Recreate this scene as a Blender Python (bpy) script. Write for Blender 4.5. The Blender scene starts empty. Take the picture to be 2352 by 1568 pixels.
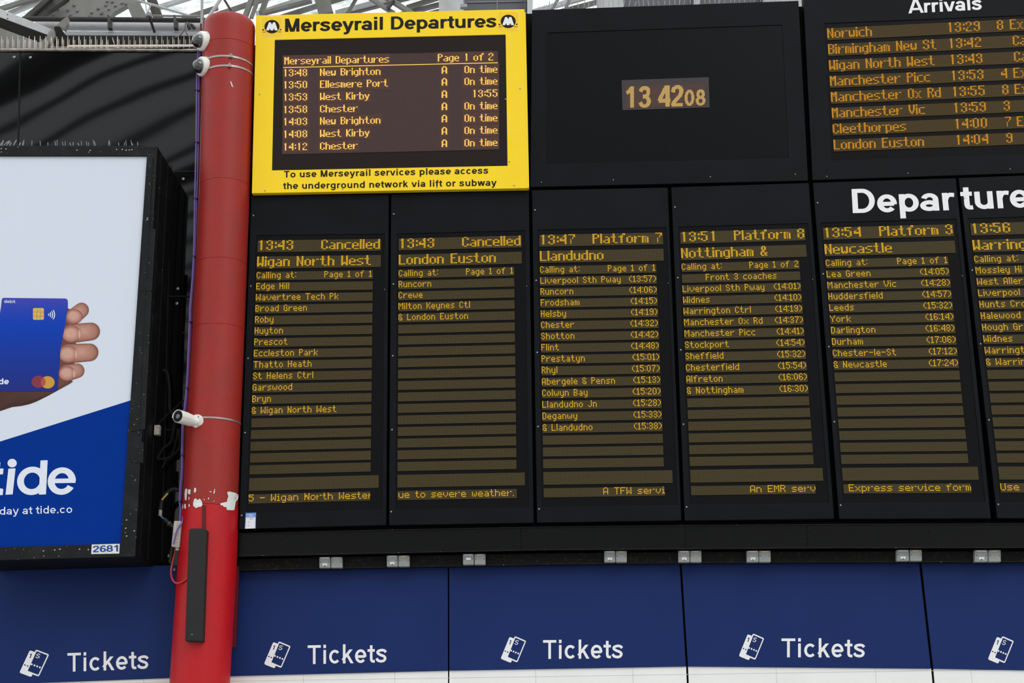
import bpy, math, random
from math import sin, cos, radians, pi, sqrt, atan2
from mathutils import Vector, Matrix

random.seed(7)
SC = bpy.context.scene
COL = SC.collection

# ------------------------------------------------------------------ camera, sky, exposure
IW, IH, FPX = 2352, 1568, 3500.0
CAM = Vector((0.0, -11.4, 1.6))
PT, YW, RL = radians(16.783), radians(-1.592), radians(-0.7308)
FW = Vector((sin(YW) * cos(PT), cos(YW) * cos(PT), sin(PT)))
_r = FW.cross(Vector((0, 0, 1))).normalized()
_u = _r.cross(FW)
RT = cos(RL) * _r + sin(RL) * _u
UP = -sin(RL) * _r + cos(RL) * _u
cd = bpy.data.cameras.new('camera')
cd.sensor_fit = 'HORIZONTAL'
cd.sensor_width = 36.0
cd.lens = FPX / IW * 36.0
cd.clip_end = 400
cam = bpy.data.objects.new('camera', cd)
COL.objects.link(cam)
m3 = Matrix((RT, UP, -FW)).transposed()
cam.matrix_world = Matrix.Translation(CAM) @ m3.to_4x4()
SC.camera = cam
SC.view_settings.view_transform = 'Standard'
SC.view_settings.look = 'None'
SC.view_settings.exposure = 0.0
SC.view_settings.gamma = 1.0
SC.view_settings.use_curve_mapping = False

wd = bpy.data.worlds.new('overcast_sky')
SC.world = wd
wd.use_nodes = True
wn = wd.node_tree
bg = wn.nodes['Background']
tc = wn.nodes.new('ShaderNodeTexCoord')
sx = wn.nodes.new('ShaderNodeSeparateXYZ')
cr = wn.nodes.new('ShaderNodeValToRGB')
mr = wn.nodes.new('ShaderNodeMapRange')
wn.links.new(tc.outputs['Generated'], sx.inputs[0])
wn.links.new(sx.outputs[2], mr.inputs['Value'])
mr.inputs['From Min'].default_value = -0.2
mr.inputs['From Max'].default_value = 1.0
wn.links.new(mr.outputs[0], cr.inputs[0])
cr.color_ramp.elements[0].position = 0.1
cr.color_ramp.elements[0].color = (0.55, 0.56, 0.58, 1)
cr.color_ramp.elements[1].position = 0.55
cr.color_ramp.elements[1].color = (0.93, 0.97, 1.0, 1)
wn.links.new(cr.outputs[0], bg.inputs[0])
bg.inputs[1].default_value = 1.55

sun_d = bpy.data.lights.new('sun', 'SUN')
sun_d.energy = 1.4
sun_d.angle = radians(40)
sun_d.color = (1.0, 0.97, 0.93)
sun_o = bpy.data.objects.new('sun', sun_d)
sun_o.rotation_euler = (radians(50), 0, radians(34))
COL.objects.link(sun_o)


def ray(px, py):
    return FW * FPX + RT * (px - IW / 2) - UP * (py - IH / 2)


def W(px, py, y=0.0):
    """point of the photograph's pixel on the vertical plane at depth y"""
    d = ray(px, py)
    return CAM + d * ((y - CAM.y) / d.y)


def WP(px, py, p0, n):
    d = ray(px, py)
    return CAM + d * ((Vector(p0) - CAM).dot(n) / d.dot(n))


def lin(r, g, b):
    def f(c):
        c /= 255.0
        return c / 12.92 if c <= 0.04045 else ((c + 0.055) / 1.055) ** 2.4
    return (f(r), f(g), f(b), 1.0)


# ------------------------------------------------------------------ materials
MATS = {}


def mat(name, col, rough=0.5, spec=0.4, metal=0.0, noise=None, bump=None, speck=None, emit=None, coat=0.0):
    """noise=(scale, colour2, lo, hi[, stretch]); bump=(scale, strength, dist); speck=(scale, threshold, colour)"""
    m = bpy.data.materials.new(name)
    m.use_nodes = True
    nt = m.node_tree
    p = nt.nodes['Principled BSDF']
    p.inputs['Base Color'].default_value = col
    p.inputs['Roughness'].default_value = rough
    p.inputs['Specular IOR Level'].default_value = spec
    p.inputs['Metallic'].default_value = metal
    p.inputs['Coat Weight'].default_value = coat
    co = nt.nodes.new('ShaderNodeNewGeometry')
    cur = None
    if noise:
        tx = nt.nodes.new('ShaderNodeTexNoise')
        tx.inputs['Scale'].default_value = noise[0]
        tx.inputs['Detail'].default_value = 5
        if len(noise) > 4:
            mp = nt.nodes.new('ShaderNodeMapping')
            mp.inputs['Scale'].default_value = noise[4]
            nt.links.new(co.outputs['Position'], mp.inputs[0])
            nt.links.new(mp.outputs[0], tx.inputs['Vector'])
        else:
            nt.links.new(co.outputs['Position'], tx.inputs['Vector'])
        rm = nt.nodes.new('ShaderNodeValToRGB')
        rm.color_ramp.elements[0].position = noise[2]
        rm.color_ramp.elements[1].position = noise[3]
        rm.color_ramp.elements[0].color = col
        rm.color_ramp.elements[1].color = noise[1]
        nt.links.new(tx.outputs[0], rm.inputs[0])
        cur = rm.outputs[0]
    if speck:
        tx = nt.nodes.new('ShaderNodeTexNoise')
        tx.inputs['Scale'].default_value = speck[0]
        tx.inputs['Detail'].default_value = 3
        nt.links.new(co.outputs['Position'], tx.inputs['Vector'])
        rm = nt.nodes.new('ShaderNodeValToRGB')
        rm.color_ramp.elements[0].position = speck[1]
        rm.color_ramp.elements[1].position = min(1.0, speck[1] + 0.04)
        rm.color_ramp.elements[0].color = (0, 0, 0, 1)
        rm.color_ramp.elements[1].color = (1, 1, 1, 1)
        nt.links.new(tx.outputs[0], rm.inputs[0])
        mx = nt.nodes.new('ShaderNodeMix')
        mx.data_type = 'RGBA'
        nt.links.new(rm.outputs[0], mx.inputs[0])
        if cur:
            nt.links.new(cur, mx.inputs[6])
        else:
            mx.inputs[6].default_value = col
        mx.inputs[7].default_value = speck[2]
        cur = mx.outputs[2]
    if cur:
        nt.links.new(cur, p.inputs['Base Color'])
    if bump:
        tx = nt.nodes.new('ShaderNodeTexNoise')
        tx.inputs['Scale'].default_value = bump[0]
        tx.inputs['Detail'].default_value = bump[3] if len(bump) > 3 else 2
        nt.links.new(co.outputs['Position'], tx.inputs['Vector'])
        bp = nt.nodes.new('ShaderNodeBump')
        bp.inputs['Strength'].default_value = bump[1]
        bp.inputs['Distance'].default_value = bump[2]
        nt.links.new(tx.outputs[0], bp.inputs['Height'])
        nt.links.new(bp.outputs[0], p.inputs['Normal'])
    if emit:
        p.inputs['Emission Color'].default_value = emit[0]
        p.inputs['Emission Strength'].default_value = emit[1]
    MATS[name] = m
    return m


def led_mat(name, base, dot, glow=0.0, glowc=None, warm=None):
    """dot raster: UV runs over the columns and rows of the display"""
    m = bpy.data.materials.new(name)
    m.use_nodes = True
    nt = m.node_tree
    p = nt.nodes['Principled BSDF']
    p.inputs['Roughness'].default_value = 0.5
    p.inputs['Specular IOR Level'].default_value = 0.15
    uv = nt.nodes.new('ShaderNodeUVMap')
    uv.uv_map = 'dots'
    fr = nt.nodes.new('ShaderNodeVectorMath')
    fr.operation = 'FRACTION'
    nt.links.new(uv.outputs[0], fr.inputs[0])
    su = nt.nodes.new('ShaderNodeVectorMath')
    su.operation = 'SUBTRACT'
    su.inputs[1].default_value = (0.5, 0.5, 0.0)
    nt.links.new(fr.outputs[0], su.inputs[0])
    le = nt.nodes.new('ShaderNodeVectorMath')
    le.operation = 'LENGTH'
    nt.links.new(su.outputs[0], le.inputs[0])
    rm = nt.nodes.new('ShaderNodeValToRGB')
    rm.color_ramp.elements[0].position = 0.36
    rm.color_ramp.elements[1].position = 0.46
    rm.color_ramp.elements[0].color = dot
    rm.color_ramp.elements[1].color = base
    nt.links.new(le.outputs['Value'], rm.inputs[0])
    nt.links.new(rm.outputs[0], p.inputs['Base Color'])
    if glow:
        p.inputs['Emission Color'].default_value = glowc
        p.inputs['Emission Strength'].default_value = glow
    MATS[name] = m
    return m


mat('board_black', lin(15, 16, 19), 0.45, 0.09, noise=(3.0, lin(18, 21, 26), 0.35, 0.7))
mat('window_black', lin(12, 12, 14), 0.35, 0.09)
mat('screen_black', lin(8, 10, 13), 0.25, 0.12)
mat('gap_black', lin(10, 10, 11), 0.7, 0.1)
mat('screw_metal', lin(150, 150, 150), 0.35, 0.5, 0.6)
mat('yellow', lin(255, 218, 30), 0.4, 0.3, noise=(4, lin(253, 214, 27), 0.3, 0.7))
mat('logo_yellow', lin(250, 205, 8), 0.35, 0.4)
mat('pale_line', lin(248, 222, 140), 0.5)
mat('print_black', lin(32, 28, 20), 0.5, 0.15)
mat('print_white', lin(238, 238, 238), 0.5)
mat('sign_screen', lin(34, 26, 23), 0.35, 0.14)
led_mat('led_row', lin(36, 30, 16), lin(82, 71, 39))
led_mat('led_row_arrivals', lin(38, 30, 12), lin(84, 68, 28))
led_mat('led_sign', lin(38, 30, 29), lin(76, 58, 57), 0.014, (1.0, 0.6, 0.5, 1))
led_mat('led_sign_warm', lin(42, 30, 27), lin(82, 58, 52), 0.03, (1.0, 0.48, 0.28, 1))
led_mat('led_clock', lin(60, 56, 58), lin(74, 66, 66))
led_mat('led_clock_warm', lin(70, 52, 48), lin(92, 68, 62))
mat('lit_amber', (0.03, 0.02, 0.004, 1), 0.6, 0.1, emit=((1.0, 0.56, 0.02, 1), 0.86))
mat('lit_orange', (0.03, 0.02, 0.004, 1), 0.6, 0.1, emit=((1.0, 0.42, 0.02, 1), 0.78))
mat('lit_bright', (0.03, 0.02, 0.004, 1), 0.6, 0.1, emit=((1.0, 0.56, 0.11, 1), 1.2))
mat('lit_clock', (0.03, 0.02, 0.01, 1), 0.6, 0.1, emit=((1.0, 0.66, 0.2, 1), 0.62))
mat('lit_dim', (0.1, 0.06, 0.04, 1), 0.6, 0.1, emit=((1.0, 0.5, 0.3, 1), 0.04))
mat('column_red', lin(157, 38, 32), 0.42, 0.32, noise=(5, lin(146, 42, 36), 0.35, 0.7), bump=(130, 0.2, 0.01), speck=(160, 0.74, lin(205, 120, 112)))
mat('jacket_red', lin(188, 14, 22), 0.4, 0.3, noise=(4, lin(178, 20, 28), 0.35, 0.7), bump=(130, 0.2, 0.01), speck=(130, 0.73, lin(225, 110, 108)))
mat('dark_red', lin(95, 14, 18), 0.5, 0.3)
mat('bare_white', lin(222, 226, 222), 0.6, 0.2)
mat('fascia_blue', lin(25, 46, 100), 0.45, 0.12, noise=(1.5, lin(23, 43, 96), 0.3, 0.7))
mat('white_panel', lin(241, 241, 238), 0.35, 0.4, noise=(2.5, lin(236, 236, 232), 0.35, 0.65))
mat('panel_joint', lin(196, 196, 191), 0.6)
mat('back_black', lin(9, 9, 10), 0.04, 0.3, bump=(1.1, 0.05, 0.1, 0), speck=(70, 0.76, lin(60, 58, 55)))
mat('beam_black', lin(9, 9, 10), 0.3, 0.13, bump=(2.0, 0.3, 0.03), speck=(60, 0.78, lin(60, 58, 52)))
mat('dusty_black', lin(19, 18, 17), 0.8, 0.2, noise=(40, lin(44, 40, 34), 0.55, 0.72))
mat('box_black', lin(13, 14, 15), 0.45, 0.22, noise=(9, lin(28, 30, 31), 0.5, 0.75), speck=(55, 0.70, lin(150, 148, 140)))
mat('box_side', lin(13, 13, 13), 0.6, 0.2, noise=(5, lin(30, 28, 26), 0.5, 0.75), speck=(60, 0.76, lin(70, 66, 60)))
mat('poster_white', lin(214, 222, 234), 0.35, 0.35)
mat('poster_blue', lin(0, 50, 140), 0.5, 0.05)
mat('poster_lettering', lin(224, 230, 240), 0.4, 0.3)
mat('chip_gold', lin(215, 178, 92), 0.4, 0.4)
mat('chip_line', lin(120, 95, 50), 0.5)
mat('circle_red', lin(130, 38, 62), 0.4)
mat('circle_orange', lin(205, 150, 48), 0.4)
mat('circle_mix', lin(176, 76, 52), 0.4)
mat('plate_white', lin(226, 226, 222), 0.5, noise=(30, lin(195, 192, 185), 0.6, 0.75))
mat('plate_blue', lin(24, 74, 150), 0.5)
mat('camera_white', lin(238, 238, 230), 0.35, 0.4)
mat('dome_glass', lin(38, 38, 40), 0.04, 0.7, coat=1.0)
mat('lens_black', lin(18, 17, 16), 0.6, 0.12)
mat('steel', lin(165, 162, 158), 0.35, 0.5, 0.7)
mat('galvanised', lin(150, 152, 154), 0.45, 0.5, 0.4)
mat('purple_cable', lin(112, 88, 160), 0.45, 0.4)
mat('red_conduit', lin(96, 28, 30), 0.5, 0.3)
mat('grey_conduit', lin(112, 98, 92), 0.5, 0.4)
mat('rubber_black', lin(36, 36, 37), 0.55, 0.3)
mat('speaker_black', lin(38, 37, 37), 0.6, 0.25, bump=(180, 0.4, 0.005), speck=(46, 0.745, lin(150, 150, 145)))
mat('junction_grey', lin(182, 174, 166), 0.55, 0.3, noise=(25, lin(150, 142, 134), 0.5, 0.8))
mat('red_wire', lin(186, 62, 60), 0.5)
mat('blue_wire', lin(70, 150, 196), 0.4)
mat('tape_yellow', lin(214, 172, 56), 0.5)
mat('cobweb_grey', lin(40, 38, 36), 0.9, 0.1)
mat('switch_grey', lin(150, 154, 151), 0.5, 0.3, 0.1, noise=(60, lin(140, 144, 141), 0.4, 0.7))
mat('switch_label', lin(222, 220, 220), 0.5)
mat('switch_orange', lin(232, 196, 140), 0.5)
mat('paper_white', lin(232, 234, 240), 0.6)
mat('paper_blue', lin(92, 148, 220), 0.6)
mat('paper_ink', lin(150, 152, 160), 0.6)
mat('spike_white', lin(226, 218, 208), 0.7, 0.2, noise=(120, lin(190, 180, 168), 0.4, 0.7))
mat('spike_steel', lin(150, 148, 146), 0.4, 0.5, 0.4)
mat('roof_grey', lin(132, 132, 128), 0.6, 0.2, noise=(3, lin(110, 107, 98), 0.4, 0.7))
mat('roof_dark', lin(84, 84, 80), 0.65, 0.2, noise=(6, lin(62, 60, 56), 0.4, 0.7))
mat('roof_pale', lin(196, 198, 200), 0.6, 0.3, noise=(4, lin(172, 172, 170), 0.4, 0.7), speck=(45, 0.72, lin(110, 105, 98)))
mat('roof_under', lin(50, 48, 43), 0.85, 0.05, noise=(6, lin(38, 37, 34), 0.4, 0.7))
mat('pipe_black', lin(46, 42, 40), 0.55, 0.3, noise=(8, lin(70, 62, 56), 0.5, 0.8))
mat('gutter_white', lin(176, 177, 180), 0.6, 0.2, noise=(8, lin(150, 144, 138), 0.5, 0.8))
mat('pipe_white', lin(226, 214, 204), 0.55, 0.3, noise=(10, lin(200, 186, 176), 0.5, 0.8))
mat('tile_grey', lin(92, 93, 97), 0.5, 0.4)
mat('tile_joint', lin(138, 138, 140), 0.7)
mat('floor_tile', lin(168, 164, 158), 0.3, 0.4, noise=(1.0, lin(150, 148, 144), 0.4, 0.6))
mat('rafter', lin(78, 80, 82), 0.7, 0.2)


def glass_mat():
    m = bpy.data.materials.new('dirty_roof_glass')
    m.use_nodes = True
    nt = m.node_tree
    for n in list(nt.nodes):
        nt.nodes.remove(n)
    out = nt.nodes.new('ShaderNodeOutputMaterial')
    tr = nt.nodes.new('ShaderNodeBsdfTransparent')
    tr.inputs[0].default_value = (0.95, 0.98, 1.0, 1)
    df = nt.nodes.new('ShaderNodeBsdfTranslucent')
    df.inputs[0].default_value = (0.20, 0.22, 0.17, 1)
    mx = nt.nodes.new('ShaderNodeMixShader')
    g = nt.nodes.new('ShaderNodeNewGeometry')
    mp = nt.nodes.new('ShaderNodeMapping')
    mp.inputs['Rotation'].default_value = (0, radians(-18), 0)
    mp.inputs['Scale'].default_value = (1.2, 2.0, 6.0)
    tx = nt.nodes.new('ShaderNodeTexNoise')
    tx.inputs['Scale'].default_value = 1.6
    tx.inputs['Detail'].default_value = 7
    tx.inputs['Roughness'].default_value = 0.7
    rm = nt.nodes.new('ShaderNodeValToRGB')
    rm.color_ramp.elements[0].position = 0.42
    rm.color_ramp.elements[1].position = 0.64
    rm.color_ramp.elements[0].color = (0.05, 0.05, 0.05, 1)
    rm.color_ramp.elements[1].color = (0.85, 0.85, 0.85, 1)
    nt.links.new(g.outputs['Position'], mp.inputs[0])
    nt.links.new(mp.outputs[0], tx.inputs['Vector'])
    nt.links.new(tx.outputs[0], rm.inputs[0])
    nt.links.new(rm.outputs[0], mx.inputs[0])
    nt.links.new(tr.outputs[0], mx.inputs[1])
    nt.links.new(df.outputs[0], mx.inputs[2])
    nt.links.new(mx.outputs[0], out.inputs[0])
    MATS['dirty_roof_glass'] = m


glass_mat()


def print_mat():
    m = bpy.data.materials.new('poster_print')
    m.use_nodes = True
    nt = m.node_tree
    p = nt.nodes['Principled BSDF']
    p.inputs['Roughness'].default_value = 0.35
    p.inputs['Specular IOR Level'].default_value = 0.12
    a = nt.nodes.new('ShaderNodeAttribute')
    a.attribute_name = 'ink'
    nt.links.new(a.outputs['Color'], p.inputs['Base Color'])
    MATS['poster_print'] = m


print_mat()


# ------------------------------------------------------------------ mesh helpers
class MB:
    def __init__(self):
        self.v = []
        self.f = []
        self.uv = []      # per loop, optional
        self.ink = []     # per vertex, optional

    def add(self, vs, fs):
        o = len(self.v)
        self.v += [tuple(x) for x in vs]
        self.f += [tuple(i + o for i in f) for f in fs]
        return o

    def quad(self, a, b, c, d):
        self.add([a, b, c, d], [(0, 1, 2, 3)])

    def prism(self, pts, dy, back=None):
        """front polygon (seen from -y, listed clockwise from top left) pushed back by dy"""
        n = len(pts)
        bk = back or [(p[0], p[1] + dy, p[2]) for p in pts]
        o = self.add(list(pts) + list(bk), [])
        self.f.append(tuple(o + i for i in reversed(range(n))))
        self.f.append(tuple(o + n + i for i in range(n)))
        for i in range(n):
            j = (i + 1) % n
            self.f.append((o + i, o + j, o + n + j, o + n + i))

    def box(self, c, s, rot=None):
        vs = []
        for x in (-.5, .5):
            for y in (-.5, .5):
                for z in (-.5, .5):
                    q = Vector((x * s[0], y * s[1], z * s[2]))
                    if rot is not None:
                        q = rot @ q
                    vs.append(Vector(c) + q)
        self.add(vs, [(0, 1, 3, 2), (4, 6, 7, 5), (0, 4, 5, 1), (2, 3, 7, 6), (0, 2, 6, 4), (1, 5, 7, 3)])

    def tube(self, pts, r, n=8, cap=True):
        pts = [Vector(p) for p in pts]
        rr = r if isinstance(r, (list, tuple)) else [r] * len(pts)
        rings = []
        ref = None
        for i, p in enumerate(pts):
            t = (pts[min(i + 1, len(pts) - 1)] - pts[max(i - 1, 0)]).normalized()
            if ref is None:
                ref = Vector((0, 0, 1)) if abs(t.z) < 0.9 else Vector((1, 0, 0))
                ref = (ref - t * ref.dot(t)).normalized()
            else:
                ref = (ref - t * ref.dot(t)).normalized()
            b = t.cross(ref)
            rings.append([p + (ref * cos(2 * pi * k / n) + b * sin(2 * pi * k / n)) * rr[i] for k in range(n)])
        o = self.add([q for g in rings for q in g], [])
        for i in range(len(rings) - 1):
            for k in range(n):
                k2 = (k + 1) % n
                self.f.append((o + i * n + k, o + i * n + k2, o + (i + 1) * n + k2, o + (i + 1) * n + k))
        if cap:
            self.f.append(tuple(o + k for k in reversed(range(n))))
            e = o + (len(rings) - 1) * n
            self.f.append(tuple(e + k for k in range(n)))

    def bar(self, a, b, w, h, up=Vector((0, 0, 1))):
        """rectangular bar from a to b, w across the view, h deep"""
        a, b = Vector(a), Vector(b)
        t = (b - a).normalized()
        view = Vector((0, 1, 0))
        s = t.cross(view).normalized()
        d = s.cross(t).normalized()
        vs = []
        for p in (a, b):
            for i, j in ((-1, -1), (1, -1), (1, 1), (-1, 1)):
                vs.append(p + s * (i * w / 2) + d * (j * h / 2))
        self.add(vs, [(3, 2, 1, 0), (4, 5, 6, 7), (0, 1, 5, 4), (1, 2, 6, 5), (2, 3, 7, 6), (3, 0, 4, 7)])

    def lathe(self, c, axis, prof, n=24):
        """prof = [(distance along axis, radius)]"""
        axis = Vector(axis).normalized()
        ref = Vector((0, 0, 1)) if abs(axis.z) < 0.9 else Vector((1, 0, 0))
        ref = (ref - axis * ref.dot(axis)).normalized()
        b = axis.cross(ref)
        o = self.add([Vector(c) + axis * d + (ref * cos(2 * pi * k / n) + b * sin(2 * pi * k / n)) * max(r, 1e-4)
                      for d, r in prof for k in range(n)], [])
        for i in range(len(prof) - 1):
            for k in range(n):
                k2 = (k + 1) % n
                self.f.append((o + i * n + k, o + i * n + k2, o + (i + 1) * n + k2, o + (i + 1) * n + k))
        self.f.append(tuple(o + k for k in reversed(range(n))))
        e = o + (len(prof) - 1) * n
        self.f.append(tuple(e + k for k in range(n)))

    def build(self, name, material, parent=None, smooth=False, bevel=0.0, origin=None):
        me = bpy.data.meshes.new(name)
        og = Vector(origin) if origin is not None else None
        if og is None and parent is None and self.v:
            og = Vector([sum(c) / len(self.v) for c in zip(*self.v)])
        if parent is not None:
            og = Vector(PO[parent.name])
        vs = [tuple(Vector(q) - og) for q in self.v]
        me.from_pydata(vs, [], self.f)
        if self.uv:
            l = me.uv_layers.new(name='dots')
            for i, q in enumerate(self.uv):
                l.data[i].uv = q
        if self.ink:
            a = me.color_attributes.new('ink', 'FLOAT_COLOR', 'POINT')
            for i, q in enumerate(self.ink):
                a.data[i].color = q
        me.materials.append(MATS[material])
        me.update()
        if smooth:
            for p in me.polygons:
                p.use_smooth = True
        o = bpy.data.objects.new(name, me)
        COL.objects.link(o)
        if parent is not None:
            o.parent = parent
            o.location = (0, 0, 0)
            PO[o.name] = PO[parent.name]
        else:
            o.location = og
            PO[o.name] = tuple(og)
        if bevel:
            b = o.modifiers.new('edge', 'BEVEL')
            b.width = bevel
            b.segments = 2
            b.limit_method = 'ANGLE'
            b.angle_limit = radians(40)
        if smooth:
            w = o.modifiers.new('corner', 'EDGE_SPLIT')
            w.split_angle = radians(38)
        return o


PO = {}


def tag(o, label=None, cat=None, group=None, kind=None):
    if label:
        o['label'] = label
    if cat:
        o['category'] = cat
    if group:
        o['group'] = group
    if kind:
        o['kind'] = kind
    return o


def thing(name, loc, label, cat, group=None):
    o = bpy.data.objects.new(name, None)
    o.empty_display_size = 0.05
    COL.objects.link(o)
    o.location = loc
    PO[o.name] = tuple(loc)
    return tag(o, label, cat, group)


class Quad:
    """a flat panel given by the four corners TL, TR, BR, BL seen on plane y"""
    def __init__(self, c, y=0.0):
        self.c = [Vector(p) if len(p) == 3 else W(p[0], p[1], y) for p in c]

    def at(self, u, v, off=0.0):
        a, b, c, d = self.c
        p = (a * (1 - u) + b * u) * (1 - v) + (d * (1 - u) + c * u) * v
        return Vector((p.x, p.y - off, p.z))

    def sub(self, u0, u1, v0, v1, off=0.0):
        return Quad([self.at(u0, v0, off), self.at(u1, v0, off), self.at(u1, v1, off), self.at(u0, v1, off)])

    def pts(self, off=0.0):
        return [self.at(0, 0, off), self.at(1, 0, off), self.at(1, 1, off), self.at(0, 1, off)]


def slab(q, thick, off=0.0):
    m = MB()
    m.prism(q.pts(off), thick)
    return m


def frame_mb(outer, inner, dy):
    """flat ring between two quads, dy thick, one welded mesh"""
    m = MB()
    f = list(outer) + list(inner)
    m.add(f + [(p[0], p[1] + dy, p[2]) for p in f], [])
    for k in range(4):
        j = (k + 1) % 4
        m.f += [(4 + k, 4 + j, j, k), (8 + k, 8 + j, 12 + j, 12 + k), (k, j, 8 + j, 8 + k), (4 + j, 4 + k, 12 + k, 12 + j)]
    return m


# ------------------------------------------------------------------ dot matrix alphabet (4 x 7 plus two rows below the line)
G = {}


def glyphs(s):
    for item in s.split():
        ch, rows = item[0], item[2:]
        out = []
        for r in rows.split('/'):
            n = 1
            if '*' in r:
                r, n = r.split('*')
                n = int(n)
            out += [r] * n
        wmax = max(len(r) for r in out)
        out = [r.ljust(wmax, '.') for r in out] + ['.' * wmax] * (9 - len(out))
        G[ch] = out


glyphs('''A=.XX./X..X*3/XXXX/X..X*2 B=XXX./X..X*2/XXX./X..X*2/XXX. C=.XX./X..X/X...*3/X..X/.XX. D=XXX./X..X*5/XXX.
E=XXXX/X...*2/XXX./X...*2/XXXX F=XXXX/X...*2/XXX./X...*3 G=.XX./X..X/X.../X.XX/X..X*2/.XXX H=X..X*3/XXXX/X..X*3
J=...X*5/X..X/.XX. K=X..X*2/X.X./XX../X.X./X..X*2 L=X...*6/XXXX M=X...X/XX.XX/X.X.X*2/X...X*3 N=X..X*2/XX.X*2/X.XX*2/X..X
O=.XX./X..X*5/.XX. P=XXX./X..X*2/XXX./X...*3 R=XXX./X..X*2/XXX./X.X./X..X*2 S=.XX./X..X/X.../.XX./...X/X..X/.XX.
T=XXXXX/..X..*6 U=X..X*6/.XX. V=X...X*4/.X.X.*2/..X.. W=X...X*3/X.X.X*2/XX.XX/X...X Y=X...X*2/.X.X./..X..*4
a=..../..../.XX./...X/.XXX/X..X/.XXX b=X.../X.../XXX./X..X*3/XXX. c=..../..../.XXX/X...*3/.XXX d=...X*2/.XXX/X..X*3/.XXX
e=..../..../.XX./X..X/XXXX/X.../.XXX f=..XX/.X../XXX./.X..*4 g=..../..../.XXX/X..X*3/.XXX/...X/.XX. h=X...*2/XXX./X..X*4
i=X/./X*5 k=X...*2/X..X/X.X./XX../X.X./X..X l=X*7 m=...../...../XX.X./X.X.X*4 n=..../..../XXX./X..X*4 o=..../..../.XX./X..X*3/.XX.
p=..../..../XXX./X..X*3/XXX./X.../X... r=..../..../X.XX/XX../X...*3 s=..../..../.XXX/X.../.XX./...X/XXX. t=.X..*2/XXX./.X..*3/..XX
u=..../..../X..X*4/.XXX v=...../...../X...X*3/.X.X./..X.. w=...../...../X...X*2/X.X.X*2/.X.X. x=...../...../X...X/.X.X./..X../.X.X./X...X
y=..../..../X..X*3/X..X/.XXX/...X/.XX. 0=.XX./X..X*5/.XX. 1=.X./XX./.X.*4/XXX 2=.XX./X..X/...X/..X./.X../X.../XXXX
3=.XX./X..X/...X/.XX./...X/X..X/.XX. 4=...X/..XX/.X.X/X..X/XXXX/...X*2 5=XXXX/X.../XXX./...X*2/X..X/.XX. 6=.XX./X..X/X.../XXX./X..X*2/.XX.
7=XXXX/...X/..X.*2/.X..*3 8=.XX./X..X*2/.XX./X..X*2/.XX. 9=.XX./X..X*2/.XXX/...X/X..X/.XX. (=..X/.X./X..*3/.X./..X )=X../.X./..X*3/.X./X..
:=./X/./././X/. -=..../..../..../XXXX .=./././././././X &=.XX./X..X/X.X./.X../X.XX/X..X/.XXX''')
G['.'] = ['.', '.', '.', '.', '.', '.', 'X', '.', '.']
G['a'][3] = '...X'


BIG = {
    'N': 'XX...XX*2/XXX..XX*2/XX.X.XX*2/XX..XXX*2/XX...XX*2', 'W': 'XX...XX*6/XX.X.XX/XXXXXXX/XXX.XXX/XX...XX', 'M': 'XX...XX/XXX.XXX/XXXXXXX/XX.X.XX*2/XX...XX*5',
    'K': 'XX...XX/XX..XX./XX.XX../XXXX.../XXX....*2/XXXX.../XX.XX../XX..XX./XX...XX', '&': '..XXX../.XX.XX.*3/..XXX../.XXX.../XX.XX.X/XX..XXX/XX..XX./.XXX.XX',
    'y': '.......*3/XX...XX*2/.XX.XX.*2/..XXX..*2/...XX../..XX.../XXX....', 'A': '..XXX../.XX.XX./XX...XX*4/XXXXXXX/XX...XX*3',
    'w': '.......*3/XX...XX*4/XX.X.XX/XXXXXXX/.XX.XX.', 'v': '.......*3/XX...XX*3/.XX.XX.*2/..XXX../...X...', 'V': 'XX...XX*6/.XX.XX.*2/..XXX../...X...',
}
for _k in list(BIG):
    _o = []
    for _r in BIG[_k].split('/'):
        _o += [_r.split('*')[0]] * (int(_r.split('*')[1]) if '*' in _r else 1)
    BIG[_k] = _o + ['.......'] * (12 - len(_o))


def big(ch):
    if ch in BIG:
        return BIG[ch]
    return big_made(ch)


def big_made(ch):
    """7 x 10 letter with double uprights, made from the small one"""
    if ch == '1':
        return ['...XX..', '..XXX..'] + ['...XX..'] * 8 + ['.......'] * 2
    if ch == ':':
        return ['..', '..', 'XX', 'XX', '..', '..', 'XX', 'XX', '..', '..', '..', '..']
    g = G[ch]
    w = len(g[0])
    cm = {1: [0, 0], 2: [0, 0, 1, 1], 3: [0, 1, 1, 2, 2], 4: [0, 0, 1, -1, 2, 3, 3], 5: [0, 0, 1, 2, 3, 4, 4]}[w]
    rm = [0, 1, 1, 2, 3, 4, 4, 5, 5, 6, 7, 8] if (ch.isupper() or ch.isdigit() or ch == '&') else [0, 0, 1, 2, 3, 3, 4, 5, 5, 6, 7, 8]
    out = []
    for r in rm:
        row = ''
        for c in cm:
            if c == -1:
                row += 'X' if (g[r][1] == 'X' and g[r][2] == 'X') else ('X' if ch in 'NKtf' and g[r][1] == 'X' else '.')
            else:
                row += g[r][c]
        out.append(row)
    if ch == 'i':
        out = ['XX', 'XX', '..'] + ['XX'] * 7 + ['..'] * 2
    return out


def wide(ch):
    """5 x 7 letter of the bottom scrolling line"""
    g = G[ch]
    if ch == 'i':
        return ['.X.', '...', 'XX.', '.X.', '.X.', '.X.', 'XXX', '...', '...']
    if len(g[0]) != 4 or ch == 't':
        return g
    return [r[0] + r[1] + ('X' if r[1] == 'X' and r[2] == 'X' else ('X' if ch == 'N' and r[1] == 'X' else '.')) + r[2] + r[3] for r in g]


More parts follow.
